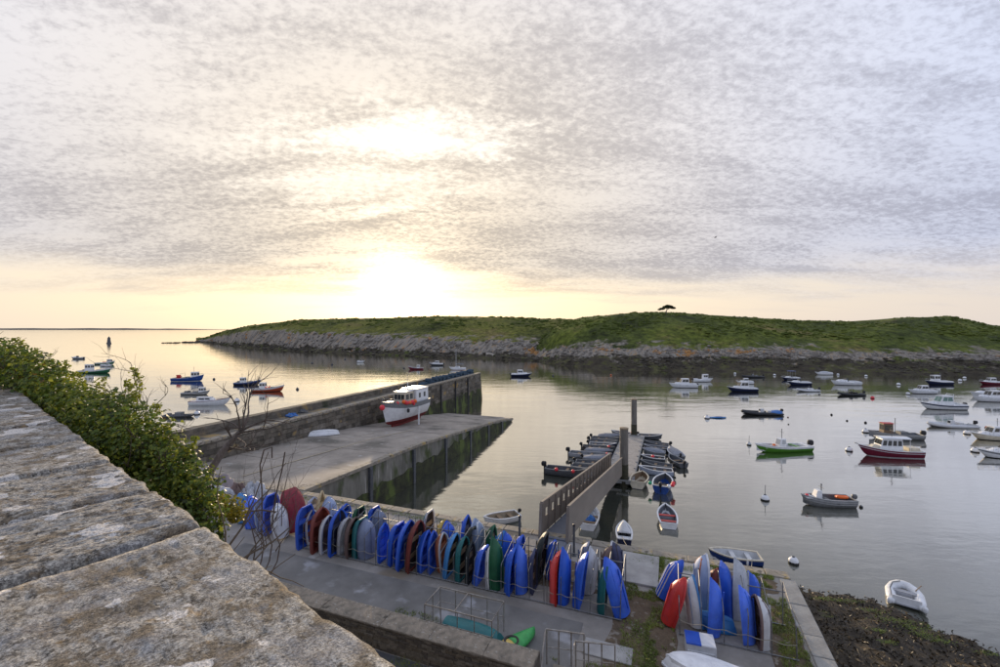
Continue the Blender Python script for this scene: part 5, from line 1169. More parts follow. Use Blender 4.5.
mat('tarp_slate', (.22, .24, .28), (.14, .15, .18), rough=.55, bump=.5, bsc=6)
dock_boat('dark aluminium workboat with red ball float, nearest on the pontoon left side', -1, .35, 4.3, (ANTIF, DKGREY), MIDGREY, DKGREY, .95, .36, extra=[(-.2, -.52, PINK), (.2, -.52, PINK)], out=2.7, fb=.6, fbb=.8)
dock_boat('small pale blue dinghy moored bow out beside the gangway end', -1, .75, 2.3, (ANTIF, mat('paint_pale_blue', (.42, .48, .6))), LRUB, LRUB, 0, .45, TARPG, 18, out=1.35)
dock_boat('grey dinghy, third from the gangway on the pontoon left side', -1, 2.3, 3.6, (ANTIF, DKGREY), MIDGREY, GI, .6, .40)
dock_boat('dark grey dinghy with white seat, fourth along the pontoon left side', -1, 3.7, 3.5, (ANTIF, DKGREY), MIDGREY, GI, .6, .40, yaw=4)
dock_boat('pale grey covered tender, fifth along the pontoon left side', -1, 5.1, 3.0, (ANTIF, MIDGREY), MIDGREY, GI, .6, .42, MATS['tarp_slate'], 3)
dock_boat('long pale grey open boat reaching farthest out on the pontoon left side', -1, 6.5, 4.9, (ANTIF, GRUB), GRUB, MIDGREY, .9, .32, extra=[(.38, .2, PINK)])
dock_boat('grey covered dinghy between the long pale boat and the black one', -1, 7.9, 3.4, (ANTIF, DKGREY), MIDGREY, GI, .6, .38, MATS['tarp_slate'], -5)
dock_boat('black dinghy with red float, eighth along the pontoon left side', -1, 9.3, 4.0, (ANTIF, DKGREY), DKGREY, DKGREY, .7, .36, extra=[(.3, .2, PINK)])
dock_boat('dark navy tender with white rim, ninth along the pontoon left side', -1, 10.7, 3.4, (ANTIF, NAVY), LRUB, GI, .7, .40, yaw=5)
dock_boat('grey dinghy with tall engine, tenth along the pontoon left side', -1, 12.1, 3.6, (ANTIF, MIDGREY), MIDGREY, GI, .8, .38)
dock_boat('black tender with pale seat, eleventh along the pontoon left side', -1, 13.5, 3.6, (ANTIF, DKGREY), MIDGREY, GI, .7, .38, yaw=-4)
dock_boat('grey dinghy under a dark cover, last along the pontoon left side', -1, 14.9, 3.0, (ANTIF, MIDGREY), GRUB, GI, 0, .45, mat('tarp_dark', (.2, .21, .24), rough=.6))
dock_boat('cream workboat with brown plank floor, nearest on the pontoon right side', 1, .4, 3.1, (NAVY, CREAM), CREAM, WOODD, 0, .52, thw=0, out=.35, yaw=-96 , extra=None, fb=.62, fbb=.75)
b_ = dock_boat('white and blue open boat with coloured fenders, stern towards the quay', 1, .2, 3.5, (BLUE, BLUE), WHITE, DKALU, .7, .50, thw=1, out=2.0, yaw=-96, fb=.62, fbb=.8, extra=[(-.35, -.56, PINK), (-.5, -.4, WHITE), (-.45, .55, GRNF), (-.2, -.56, PINK)])
dock_boat('pale blue dinghy lying across, third on the pontoon right side', 1, 3.6, 3.4, (NAVY, mat('paint_pale_blue', (.42, .48, .6))), WHITE, GI, .6, .42, yaw=6)
dock_boat('grey dinghy with oars, fourth on the pontoon right side', 1, 5.3, 3.4, (ANTIF, DKGREY), MIDGREY, GI, .6, .42, yaw=-6)
dock_boat('dark workboat with red bucket, fifth on the pontoon right side', 1, 7.2, 2.6, (ANTIF, DKGREY), LRUB, DKGREY, .6, .5, extra=[(0, .1, PINK)], fb=.55)
dock_boat('grey open boat lying outside the fifth one on the right side', 1, 7.4, 3.0, (ANTIF, DKGREY), MIDGREY, GI, .6, .44, out=3.3, yaw=-60)
dock_boat('dark tender with coiled rope, second last on the pontoon right side', 1, 11.5, 3.0, (ANTIF, DKGREY), GRUB, GI, .6, .42, yaw=5)
dock_boat('grey tender with black engine, last on the pontoon right side', 1, 13.2, 3.0, (ANTIF, DKGREY), MIDGREY, GI, .7, .42, yaw=-4)
dock_boat('blue grey covered dinghy, sixth on the pontoon right side', 1, 9.8, 2.6, (ANTIF, MIDGREY), GRUB, GI, 0, .5, MATS['tarp_slate'])
dock_boat('dark covered boat lying outside the sixth one on the right side', 1, 10.2, 3.4, (DKGREEN, DKGREY), LRUB, GI, .6, .44, MATS['tarp_slate'], out=3.0, yaw=-70)
for i, (da, bb, lab, ex) in enumerate(((-1.2, 17.0, 'grey dinghy moored across the far left end of the pontoon', None), (1.7, 16.9, 'dark dinghy with red float moored across the far right end', [(-.5, 0, PINK)]))):
    a0, b0 = DOCK0; t = thing('moored_dinghy', lab, 'dinghy', q(a0 + da, b0 + bb, .02), QROT + (0 if i else math.pi), 'small boats moored along the pontoon'); open_boat(lab, t, 3.0, .42, (ANTIF, MIDGREY if i == 0 else DKGREY), LRUB, GI, mot=.6)
    if ex: ball(t, -1.9, 0, .6, .2, PINK)
def line(label, pts, r=.015):
    t = tag(MB().tube(pts, r, 5).build('mooring_line', ROPE), label, 'rope', 'mooring lines'); return t
def sag(a, b, s=.4, n=10): return [a.lerp(b, k / n) - Vector((0, 0, s * 4 * (k / n) * (1 - k / n))) for k in range(n + 1)]
line('thin mooring line from the white dinghy to the gangway', sag(gp(490, 518, .5), q(-1.95, 6.5, 2.8), .35))
line('thin mooring line hanging from the quay to the covered boat', sag(q(2.3, 5.0, 3.55), gp(622, 536, .45), .3))
line('thin mooring line from the quay corner to the blue rowing boat', sag(q(6.6, 5.1, 3.55), gp(752, 559, .45), .2))

# ------------------------------------------------------------------ racks and stood-up dinghies
PL = {'b': mat('plastic_blue', (.016, .13, .76), (.011, .085, .55), rnd=.30, extra=[((0.037, 0.128, 0.549), 7.0, .60, .74, (1, 1, 1))], sc=2.5, rough=.42), 'r': mat('plastic_red', (.66, .025, .02), (.5, .018, .015), rnd=.30, extra=[((0.464, 0.041, 0.039), 7.0, .60, .74, (1, 1, 1))], sc=2.5, rough=.4), 'w': mat('hull_white', (.72, .73, .75), (.54, .55, .58), rnd=.30, extra=[((0.532, 0.540, 0.566), 7.0, .60, .74, (1, 1, 1))], sc=2.5, rough=.5), 'dr': mat('hull_brown_red', (.26, .05, .035), (.17, .035, .025), rnd=.30, extra=[((0.243, 0.065, 0.052), 7.0, .60, .74, (1, 1, 1))], sc=2.5, rough=.6),
      't': mat('hull_teal', (.012, .16, .17), (.01, .11, .12), rnd=.30, extra=[((0.032, 0.158, 0.167), 7.0, .60, .74, (1, 1, 1))], sc=2.5, rough=.5), 'g': mat('hull_green', (.015, .13, .055), (.01, .085, .04), rnd=.30, extra=[((0.035, 0.133, 0.069), 7.0, .60, .74, (1, 1, 1))], sc=2.5, rough=.5), 'br': mat('hull_mauve_brown', (.20, .13, .115), (.13, .085, .075), rnd=.30, extra=[((0.192, 0.133, 0.120), 7.0, .60, .74, (1, 1, 1))], sc=2.5, rough=.65), 'gb': mat('hull_grey_blue', (.24, .29, .42), (.17, .2, .31), rnd=.30, extra=[((0.226, 0.268, 0.379), 7.0, .60, .74, (1, 1, 1))], sc=2.5, rough=.6),
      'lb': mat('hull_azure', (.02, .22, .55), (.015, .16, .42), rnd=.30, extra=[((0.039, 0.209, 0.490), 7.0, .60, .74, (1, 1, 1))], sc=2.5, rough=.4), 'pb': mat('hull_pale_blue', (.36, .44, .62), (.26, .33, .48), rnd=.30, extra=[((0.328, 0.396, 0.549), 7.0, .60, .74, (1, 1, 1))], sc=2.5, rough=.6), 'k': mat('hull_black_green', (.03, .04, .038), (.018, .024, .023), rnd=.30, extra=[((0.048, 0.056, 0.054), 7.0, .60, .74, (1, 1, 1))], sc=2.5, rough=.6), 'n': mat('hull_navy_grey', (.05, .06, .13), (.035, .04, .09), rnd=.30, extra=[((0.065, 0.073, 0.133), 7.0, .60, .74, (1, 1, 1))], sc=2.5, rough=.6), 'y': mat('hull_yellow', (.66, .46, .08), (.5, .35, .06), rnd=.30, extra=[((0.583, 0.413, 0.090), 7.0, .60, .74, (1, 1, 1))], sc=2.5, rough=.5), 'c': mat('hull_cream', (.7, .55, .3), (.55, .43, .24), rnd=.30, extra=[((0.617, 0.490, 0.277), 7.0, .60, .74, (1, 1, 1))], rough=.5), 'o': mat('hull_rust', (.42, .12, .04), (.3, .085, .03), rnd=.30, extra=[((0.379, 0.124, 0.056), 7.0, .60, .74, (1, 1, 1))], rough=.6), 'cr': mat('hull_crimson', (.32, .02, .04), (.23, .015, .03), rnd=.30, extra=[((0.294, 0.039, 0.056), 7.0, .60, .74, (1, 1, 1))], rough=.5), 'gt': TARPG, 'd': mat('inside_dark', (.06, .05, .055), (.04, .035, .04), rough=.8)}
def ray_b(x, y, b):
    d = Vector(((x - CX) / F, 1, -(y - HY) / F)); k = (b + QO.dot(E2)) / d.dot(E2); return Vector((0, 0, CZ)) + d * k
def stood(label, base, top, hull, inner='d', rail=None, bow='round', k=1, yaw=0, B=.60, D=.40, b=None, L=None, back=0.0, stripes=None, B_full=False):
    D *= .84; B *= .88
    if k == -1: yaw = -yaw if B_full else -yaw * .3
    if base is not None:
        g = gp(base[0], base[1], QZ); a0, b0 = ab(g)
        bc = b0 + .5 + (b or 0)
    else: bc = b; a0 = None
    tp = ray_b(top[0], top[1], bc + back); at, bt = ab(tp); h = tp.z - QZ
    if a0 is None: a0 = at
    else: a0 += 0.15 * 0
    xd = (E1 * (at - a0) + E2 * back + Vector((0, 0, h))); Ln = max(xd.length, 1.35) * .99 if L is None else L; xd.normalize()
    zd = (E1 * math.cos(math.radians(yaw)) + E2 * math.sin(math.radians(yaw))) * k; zd = (zd - xd * zd.dot(xd)).normalized(); yd = zd.cross(xd)
    M = Matrix((xd, yd, zd)).transposed()
    t = thing('dinghy', label, 'dinghy', (0, 0, 0), 0, 'dinghies stood on end in the racks'); W_ = Ln * B
    pr = bow == 'pram'
    rg = hull_parts(t, Ln, W_, 0, D, D * 1.12, (PL[hull], PL[hull]), True, zfloor=.07, gun=.05, wl=-1, rail=PL[rail] if rail else PL[hull], inner=PL[inner], tw=.86 if bow != 'kayak' else .3, bw=.52 if pr else (.0), p=3.6 if bow == 'round' else (2.2 if bow == 'point' else 3.4), bowk=D * (.5 if pr else .62), rake=.12, N=12, K=6, a=.55 if pr else .7, b_=1.7)
    for x in (-.22, .12):
        z_, y_ = sheer_at(rg, Ln, x * Ln); MB().box((x * Ln, 0, z_ - .1), (.18, y_ * 2 - .09, .03)).build('thwart', PL[inner] if inner != 'd' else WOODD, t)
    MB().box((Ln * -.05, 0, -.005), (Ln * .7, .035, .04)).build('keel_strip', PL[hull], t)
    if stripes:
        for yy in (-.3, -.1, .1, .3):
            pts = []
            for R in rg[:-1]:
                w = R[-1].y; tt = [v.y for v in R]; y = abs(yy) * 2 * w * .95; z = interp(y, tt, [v.z for v in R]); pts.append(Vector((R[0].x, math.copysign(y, yy), z - .004)))
            MB().tube(pts, .018, 4).build('strake', PL[stripes], t)
    c = QO + E1 * a0 + E2 * bc; vs = [M @ v for R in rg for v in R] + [M @ Vector((v.x, -v.y, v.z)) for R in rg for v in R]
    org = Vector((c.x, c.y, 0)) + Vector((xd.x, xd.y, 0)) * Ln / 2 - zd * D / 2; org.z = QZ + .012 - min(v.z for v in vs)
    t.location = org; t.rotation_euler = M.to_euler(); return t
F1 = 'in the left rack'
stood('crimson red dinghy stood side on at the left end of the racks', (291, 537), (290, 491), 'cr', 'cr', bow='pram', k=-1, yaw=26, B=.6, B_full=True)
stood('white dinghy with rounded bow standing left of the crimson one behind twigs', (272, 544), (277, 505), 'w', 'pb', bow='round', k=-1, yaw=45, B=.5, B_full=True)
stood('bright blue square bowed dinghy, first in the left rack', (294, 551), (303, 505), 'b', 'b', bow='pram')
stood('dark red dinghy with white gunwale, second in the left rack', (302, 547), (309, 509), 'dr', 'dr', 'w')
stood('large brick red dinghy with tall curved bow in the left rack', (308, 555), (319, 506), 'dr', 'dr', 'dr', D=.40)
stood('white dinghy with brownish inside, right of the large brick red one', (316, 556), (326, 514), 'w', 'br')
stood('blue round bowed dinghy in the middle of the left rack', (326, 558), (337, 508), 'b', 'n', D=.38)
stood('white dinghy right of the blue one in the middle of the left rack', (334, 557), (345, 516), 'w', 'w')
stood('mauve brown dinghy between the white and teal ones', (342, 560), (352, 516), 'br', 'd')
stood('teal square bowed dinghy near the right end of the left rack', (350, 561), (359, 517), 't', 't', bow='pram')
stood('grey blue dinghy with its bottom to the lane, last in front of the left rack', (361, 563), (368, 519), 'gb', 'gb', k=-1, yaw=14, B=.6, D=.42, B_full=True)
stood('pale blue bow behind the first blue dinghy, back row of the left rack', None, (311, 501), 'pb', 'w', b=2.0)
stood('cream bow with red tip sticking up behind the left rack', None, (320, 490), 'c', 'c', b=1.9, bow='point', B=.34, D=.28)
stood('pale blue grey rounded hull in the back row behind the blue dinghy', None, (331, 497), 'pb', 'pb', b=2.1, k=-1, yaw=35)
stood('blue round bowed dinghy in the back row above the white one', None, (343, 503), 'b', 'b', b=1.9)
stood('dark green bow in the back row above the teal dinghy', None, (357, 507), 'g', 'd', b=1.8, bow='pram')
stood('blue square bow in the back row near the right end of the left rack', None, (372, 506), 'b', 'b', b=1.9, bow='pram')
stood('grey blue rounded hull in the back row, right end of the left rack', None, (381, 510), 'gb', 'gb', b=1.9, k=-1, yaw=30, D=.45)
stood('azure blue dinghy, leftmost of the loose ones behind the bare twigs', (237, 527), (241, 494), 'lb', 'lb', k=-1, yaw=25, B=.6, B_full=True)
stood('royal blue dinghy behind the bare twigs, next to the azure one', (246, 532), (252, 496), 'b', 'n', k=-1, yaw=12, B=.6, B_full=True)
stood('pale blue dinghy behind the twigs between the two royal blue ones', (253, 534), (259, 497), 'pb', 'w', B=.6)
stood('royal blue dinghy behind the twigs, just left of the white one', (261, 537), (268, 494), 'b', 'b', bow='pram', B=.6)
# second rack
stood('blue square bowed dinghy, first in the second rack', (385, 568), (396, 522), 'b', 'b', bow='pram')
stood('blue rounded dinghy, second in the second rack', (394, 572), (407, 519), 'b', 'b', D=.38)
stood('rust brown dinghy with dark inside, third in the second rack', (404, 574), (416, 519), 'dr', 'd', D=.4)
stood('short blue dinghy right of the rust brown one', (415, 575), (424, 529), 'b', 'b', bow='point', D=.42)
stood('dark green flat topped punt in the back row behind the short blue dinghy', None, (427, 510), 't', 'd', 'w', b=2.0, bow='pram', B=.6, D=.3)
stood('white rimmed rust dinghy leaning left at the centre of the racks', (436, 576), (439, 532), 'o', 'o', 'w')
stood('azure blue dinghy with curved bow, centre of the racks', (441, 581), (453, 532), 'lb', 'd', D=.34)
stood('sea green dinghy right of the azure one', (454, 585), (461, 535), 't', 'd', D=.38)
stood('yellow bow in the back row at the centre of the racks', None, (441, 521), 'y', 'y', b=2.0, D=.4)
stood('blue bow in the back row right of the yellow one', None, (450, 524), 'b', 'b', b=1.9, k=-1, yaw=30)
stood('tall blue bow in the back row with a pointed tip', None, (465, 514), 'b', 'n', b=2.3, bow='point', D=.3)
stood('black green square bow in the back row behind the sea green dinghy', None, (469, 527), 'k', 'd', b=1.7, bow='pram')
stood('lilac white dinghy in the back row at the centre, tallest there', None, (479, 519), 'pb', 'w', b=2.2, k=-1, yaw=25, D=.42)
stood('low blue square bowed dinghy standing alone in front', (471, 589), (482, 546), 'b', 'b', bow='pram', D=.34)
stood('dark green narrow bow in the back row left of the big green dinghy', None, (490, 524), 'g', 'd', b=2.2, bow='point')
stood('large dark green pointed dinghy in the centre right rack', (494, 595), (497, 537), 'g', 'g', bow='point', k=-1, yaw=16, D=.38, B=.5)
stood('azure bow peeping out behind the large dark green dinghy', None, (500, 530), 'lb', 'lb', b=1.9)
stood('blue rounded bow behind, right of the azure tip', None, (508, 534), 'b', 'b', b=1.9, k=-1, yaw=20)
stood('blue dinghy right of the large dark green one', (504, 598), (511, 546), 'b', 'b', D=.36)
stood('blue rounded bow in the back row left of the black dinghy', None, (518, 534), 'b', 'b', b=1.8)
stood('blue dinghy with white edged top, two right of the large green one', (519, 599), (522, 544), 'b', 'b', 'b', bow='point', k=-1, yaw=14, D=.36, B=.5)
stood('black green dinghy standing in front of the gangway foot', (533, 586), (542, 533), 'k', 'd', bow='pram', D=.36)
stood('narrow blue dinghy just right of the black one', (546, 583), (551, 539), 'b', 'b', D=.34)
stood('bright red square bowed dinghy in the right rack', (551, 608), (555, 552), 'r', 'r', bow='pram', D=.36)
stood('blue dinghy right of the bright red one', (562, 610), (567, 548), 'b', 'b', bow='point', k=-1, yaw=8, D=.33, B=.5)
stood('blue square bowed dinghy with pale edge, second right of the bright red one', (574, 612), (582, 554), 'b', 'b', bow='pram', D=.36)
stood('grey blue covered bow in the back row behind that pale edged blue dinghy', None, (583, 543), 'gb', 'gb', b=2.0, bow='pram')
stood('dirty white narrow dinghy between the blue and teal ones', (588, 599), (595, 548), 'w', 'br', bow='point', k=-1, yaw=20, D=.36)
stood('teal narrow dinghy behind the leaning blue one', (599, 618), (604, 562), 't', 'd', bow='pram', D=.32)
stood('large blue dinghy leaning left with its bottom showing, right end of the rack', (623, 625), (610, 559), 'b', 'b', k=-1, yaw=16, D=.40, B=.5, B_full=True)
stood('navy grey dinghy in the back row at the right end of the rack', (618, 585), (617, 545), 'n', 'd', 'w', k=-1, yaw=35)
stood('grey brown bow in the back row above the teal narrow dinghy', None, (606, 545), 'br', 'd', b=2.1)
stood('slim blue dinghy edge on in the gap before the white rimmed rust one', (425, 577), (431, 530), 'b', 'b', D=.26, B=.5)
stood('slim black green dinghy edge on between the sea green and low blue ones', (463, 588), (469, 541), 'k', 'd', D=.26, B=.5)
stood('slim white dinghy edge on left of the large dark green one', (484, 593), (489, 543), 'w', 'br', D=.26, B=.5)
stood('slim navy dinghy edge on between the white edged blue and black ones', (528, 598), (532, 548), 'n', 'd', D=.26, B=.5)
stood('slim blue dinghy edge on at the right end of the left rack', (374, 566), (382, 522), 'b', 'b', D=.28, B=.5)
# group beyond the grass
stood('blue dinghy with white stripes along its bottom, left of the right hand group', (660, 606), (678, 561), 'b', 'b', k=1, yaw=18, stripes='w', B=.46)
stood('glossy red dinghy leaning right with its bottom towards the lane', (666, 633), (680, 578), 'r', 'r', k=1, yaw=16, D=.40, B=.46)
stood('white dinghy with blue rim, leaning left beside the red one', (694, 634), (687, 576), 'w', 'lb', 'lb', bow='point', k=1, yaw=20)
stood('tall lilac white dinghy with brown rim in the right hand group', (700, 617), (700, 553), 'pb', 'o', 'w', k=1, yaw=14, D=.44, B=.5)
stood('brown dinghy edge on behind the blue ones in the right hand group', (709, 617), (713, 567), 'dr', 'd', D=.36)
stood('blue dinghy with bottom to the lane in the right hand group, front left', (716, 643), (718, 580), 'b', 'b', bow='point', k=-1, yaw=25, D=.42)
stood('blue square bowed dinghy with pale top in the middle of the right hand group', (730, 625), (727, 565), 'b', 'b', 'b', bow='pram', k=-1, yaw=30, D=.4)
stood('dinghy wrapped in a grey tarpaulin in the right hand group', (744, 625), (742, 559), 'gt', 'gt', 'gt', bow='point', D=.44, k=-1, yaw=45)
stood('blue dinghy with curved bow leaning left at the front of the right hand group', (753, 651), (746, 587), 'b', 'b', k=-1, yaw=30, D=.38)
stood('blue dinghy at the back right of the right hand group', (757, 622), (755, 573), 'b', 'b', k=-1, yaw=20)
stood('white hulled dinghy with brown inside at the right end of the racks', (766, 656), (763, 595), 'w', 'br', 'br', k=-1, yaw=-12, D=.44, B_full=True)

RACKM = mat('rack_steel', (.24, .245, .25), (.14, .14, .145), sc=14, rough=.5, metal=.5)
def rack(label, a0, a1, n, h=1.08):
    t = thing('boat_rack', label, 'boat rack', q((a0 + a1) / 2, .6, QZ), QROT, 'galvanised dinghy racks on the quay'); ln = a1 - a0
    for i in range(n):
        x = -ln / 2 + ln * i / (n - 1); s = random.uniform(-.03, .03)
        MB().tube([(x, -.62, 0), (x + s, -.62, h - .06), (x + s, -.56, h), (x + s, .9, h + .38), (x + s, 1.0, h + .34), (x + s, 1.0, 0)], .016, 6).build('hoop', RACKM, t)
    for y, z in ((-.62, .05), (1.0, .05), (1.0, 1.1)): MB().tube([(-ln / 2 - .05, y, z), (ln / 2 + .05, y, z)], .02, 6).build('cross_rail', RACKM, t)
    MB().tube([(-ln / 2 + ln * k / 24, -.66, .5 - .07 * abs(math.sin(k * math.pi / 24 * (n - 1)))) for k in range(25)], .01, 5).build('tie_rope', ROPE, t)
rack('metal dinghy rack at the left end of the row', -11.2, -6.9, 9)
rack('metal dinghy rack second from the left', -6.6, -3.4, 7)
rack('metal dinghy rack in front of the gangway foot', -3.1, -.45, 6)
rack('metal dinghy rack with the bright red dinghy', -.35, 2.1, 6)
rack('metal dinghy rack right of the grass patch', 3.9, 7.0, 6)
rack_ = None

# ---- loose boats and boxes on the quay
def lying(name, label, c, head, L, cols, rail, inner, up=False, B=.45, bw=0.0, cat='dinghy', fb=.4, thw=2):
    t = thing(name, label, cat, c, head); open_boat(label, t, L, B, cols, rail, inner, mot=0, zk=0, fb=fb, fbb=fb * 1.1, bw=bw, thw=thw, zf=.05)
    if up: t.rotation_euler = (math.pi, 0, head); t.location = Vector(c) + Vector((0, 0, fb * 1.1 + .01))
    return t
lying('rowing_boat', 'white upturned rowing boat at the bottom edge below the blue and white box', gp(706, 672, QZ + .2) - Vector((0, 0, .2)) , math.radians(150), 2.3, (PL['w'], PL['w']), PL['w'], PL['w'], True, .5)
lying('dinghy', 'azure blue dinghy lying flat beneath the right hand rack', q(5.0, .75, QZ), QROT, 1.1, (PL['lb'], PL['lb']), PL['lb'], PL['lb'], True, .5, .5)
def deck_box():
    c = gp(700, 652, QZ); t = thing('deck_box', 'white box with half blue lid on the ground below the right rack', 'box', c, QROT + math.radians(4)); w, d, h = .82, .55, .36
    b = MB().box((0, 0, h / 2), (w, d, h)).build('box_body', PL['w'], t); bevel(b, .03)
    MB().box((-w * .24, 0, h + .02), (w * .5, d + .03, .04)).build('lid', PL['b'], t); MB().box((w * .24, 0, h + .02), (w * .46, d + .03, .038)).build('lid', PL['w'], t); MB().box((0, -d / 2 - .01, h * .5), (w * .9, .02, .03)).build('rib', PL['w'], t)
deck_box()
lying('punt', 'dark green flat punt lying inside the metal guard rail', q(-2.1, -2.35, QZ), QROT + math.radians(-2), 1.9, (PL['t'], PL['t']), PL['t'], PL['t'], True, .4, .6, 'punt', fb=.3)
def kayak():
    t = thing('kayak', 'yellow and green kayak lying behind the low stone wall', 'kayak', q(-.75, -2.55, QZ), QROT + math.radians(62)); L = 1.9
    for nm, s0, s1, m in (('green_end', .5, 1.0, mat('kayak_green', (.06, .4, .1), rough=.4)), ('yellow_end', 0, .5, PL['y'])):
        rr = []
        for k in range(9):
            s = s0 + (s1 - s0) * k / 8; w = .3 * math.sin(math.pi * min(max(s, .02), .98)) ** .6; rr.append([Vector((-L / 2 + L * s, w * math.cos(a), .17 + .15 * math.sin(a))) for a in np.linspace(0, 2 * math.pi, 12, endpoint=False)])
        MB().loft(rr, True).build(nm, m, t, True)
    MB().lathe([(.2, .30), (.23, .33), (.17, .325), (.16, .28)], (0, 0, 0), 14).build('cockpit_rim', BLACK, t)
kayak()
RUST = mat('rail_steel', (.38, .37, .35), (.24, .2, .16), sc=9, rough=.5, metal=.5)
def guard(label, cs, h, name='guard_rail'):
    c = sum(cs, Vector()) / len(cs); c.z = QZ; t = thing(name, label, 'railing', c)
    n = len(cs); top = [p - c + Vector((0, 0, h)) for p in cs]
    MB().tube(top + ([top[0]] if n > 2 else []), .022, 6).build('top_rail', RUST, t); MB().tube([v - Vector((0, 0, h * .5)) for v in top] + ([top[0] - Vector((0, 0, h * .5))] if n > 2 else []), .014, 6).build('mid_rail', RUST, t)
    for i in range(n if n > 2 else n - 1):
        a, b = top[i], top[(i + 1) % n]; k = max(2, int((b - a).length / .45))
        for j in range(k):
            p = a.lerp(b, j / k); MB().tube([p - Vector((0, 0, h)), p], .015, 5).build('post', RUST, t)
    MB().tube([top[-1] - Vector((0, 0, h)), top[-1]], .02, 5).build('post', RUST, t)
    if n > 2: MB().tube([top[0].lerp(top[1], .45), top[3].lerp(top[2], .45)], .018, 6).build('cross_bar', RUST, t)
guard('metal guard rail round the dark green punt', [q(-3.5, -1.85), q(-1.25, -1.85), q(-1.25, -2.85), q(-3.5, -2.85)], .95)
def stair_rail(label, pa, pb, dx):
    c = (pa + pb) / 2; t = thing('stair_rail', label, 'railing', (c.x, c.y, QZ), 0, 'railings of the steps by the low wall'); a = pa - Vector((c.x, c.y, QZ)); b = pb - Vector((c.x, c.y, QZ)); h = 1.0
    a.z = b.z = 0; up = Vector((0, 0, h)); MB().tube([a + dx + Vector((0, 0, .35)), a + dx * .6 + Vector((0, 0, h * .75)), a + dx * .2 + Vector((0, 0, h * .98)), a + up, b + up, b], .024, 7).build('hand_rail', RUST, t)
    for k in (0.02, .34, .67): p = a.lerp(b, k); MB().tube([p, p + up], .02, 6).build('post', RUST, t)
    MB().tube([a + dx, a + dx + Vector((0, 0, .38))], .02, 6).build('post', RUST, t); MB().tube([a + up * .5, b + up * .5], .014, 6).build('mid_rail', RUST, t)
stair_rail('left of the two steel stair railings at the end of the low wall', gp(546, 629, 4.5), gp(584, 634, 4.5), Vector((-.22, -.75, 0)))
stair_rail('right of the two steel stair railings at the end of the low wall', gp(575, 641, 4.5), gp(615, 645, 4.5), Vector((-.2, -.7, 0)))
def steps():
    t = thing('steps', 'short flight of worn stone steps between the railings', 'steps', q(1.3, -3.2, QZ))
    for k in range(3): s = MB().box((0, 0, .02 + .05 * k), (1.5 - .25 * k, 1.1 - .3 * k, .1), Matrix.Rotation(QROT, 3, 'Z')).build('step', COPE, t); bevel(s, .02)
steps()
# tarpaulin heaps and bundles left of the racks, half behind twigs
def bundle(label, px, py, r, m, hgt=.6, seed=1, el=1.3, zg=QZ):
    c = gp(px, py, zg); t = thing('bundle', label, 'bundle', (c.x, c.y, zg), 0); rr = np.random.default_rng(seed); V = []; nu, nv = 60, 30
    for i in range(nu):
        for j in range(nv):
            th = 2 * math.pi * i / (nu - 1); ph = math.pi / 2 * j / (nv - 1); d = Vector((math.cos(th) * math.cos(ph) * el, math.sin(th) * math.cos(ph), math.sin(ph) * hgt / r)); k = r * (1 + .30 * fbm(math.cos(th) * 1.6 + seed, math.sin(th) * 1.6, ph * 1.8, 2) + .07 * fbm(math.cos(th) * 6 + seed, math.sin(th) * 6, ph * 6, 3)); V.append(tuple(d * k))
    np_mesh('cover', V, grid_faces(nu, nv), m, None, True, t); MB().tube([(r * el * .98 * math.cos(a), r * 1.0 * math.sin(a), .12 + .05 * math.sin(3 * a)) for a in np.linspace(0, 2 * math.pi, 24)], .015, 5).build('lashing', ROPE, t); return t
bundle('white wrapped bundle, leftmost at the end of the racks', 217, 512, .62, mat('tarp_white', (.6, .61, .64), (.42, .43, .46), rough=.5, bump=.6, bsc=6), 1.3, 2)
bundle('grey mauve bundle behind the leftmost white one', 221, 503, .6, mat('tarp_mauve', (.34, .3, .31), (.24, .21, .22), rough=.6, bump=.6, bsc=6), 1.35, 3)
bundle('pale plastic bundle behind the loose dinghies', 253, 508, .6, TARPG, 1.2, 6)
bundle('dark brown bundle between the pale and mauve ones', 238, 507, .45, PL['br'], 1.1, 7)
bundle('small pile of blue nets on the breakwater walkway', 292, 416.5, .4, TARPB, .3, 8, 1.5, 4.79)
bundle('small dark net heap beside the breakwater parapet', 303, 412.5, .35, DKGREY, .3, 9, 1.4, 4.79)
ball_t = thing('float_ball', 'orange and white float lying at the right end of the left rack', 'float', q(-6.9, 1.2, QZ)); ball(ball_t, 0, 0, .2, .2, ORNG, 'float_body'); MB().lathe([(.05, .39), (.05, .44), (.02, .46)], (0, 0, 0), 8).build('eyelet', WHITE, ball_t)

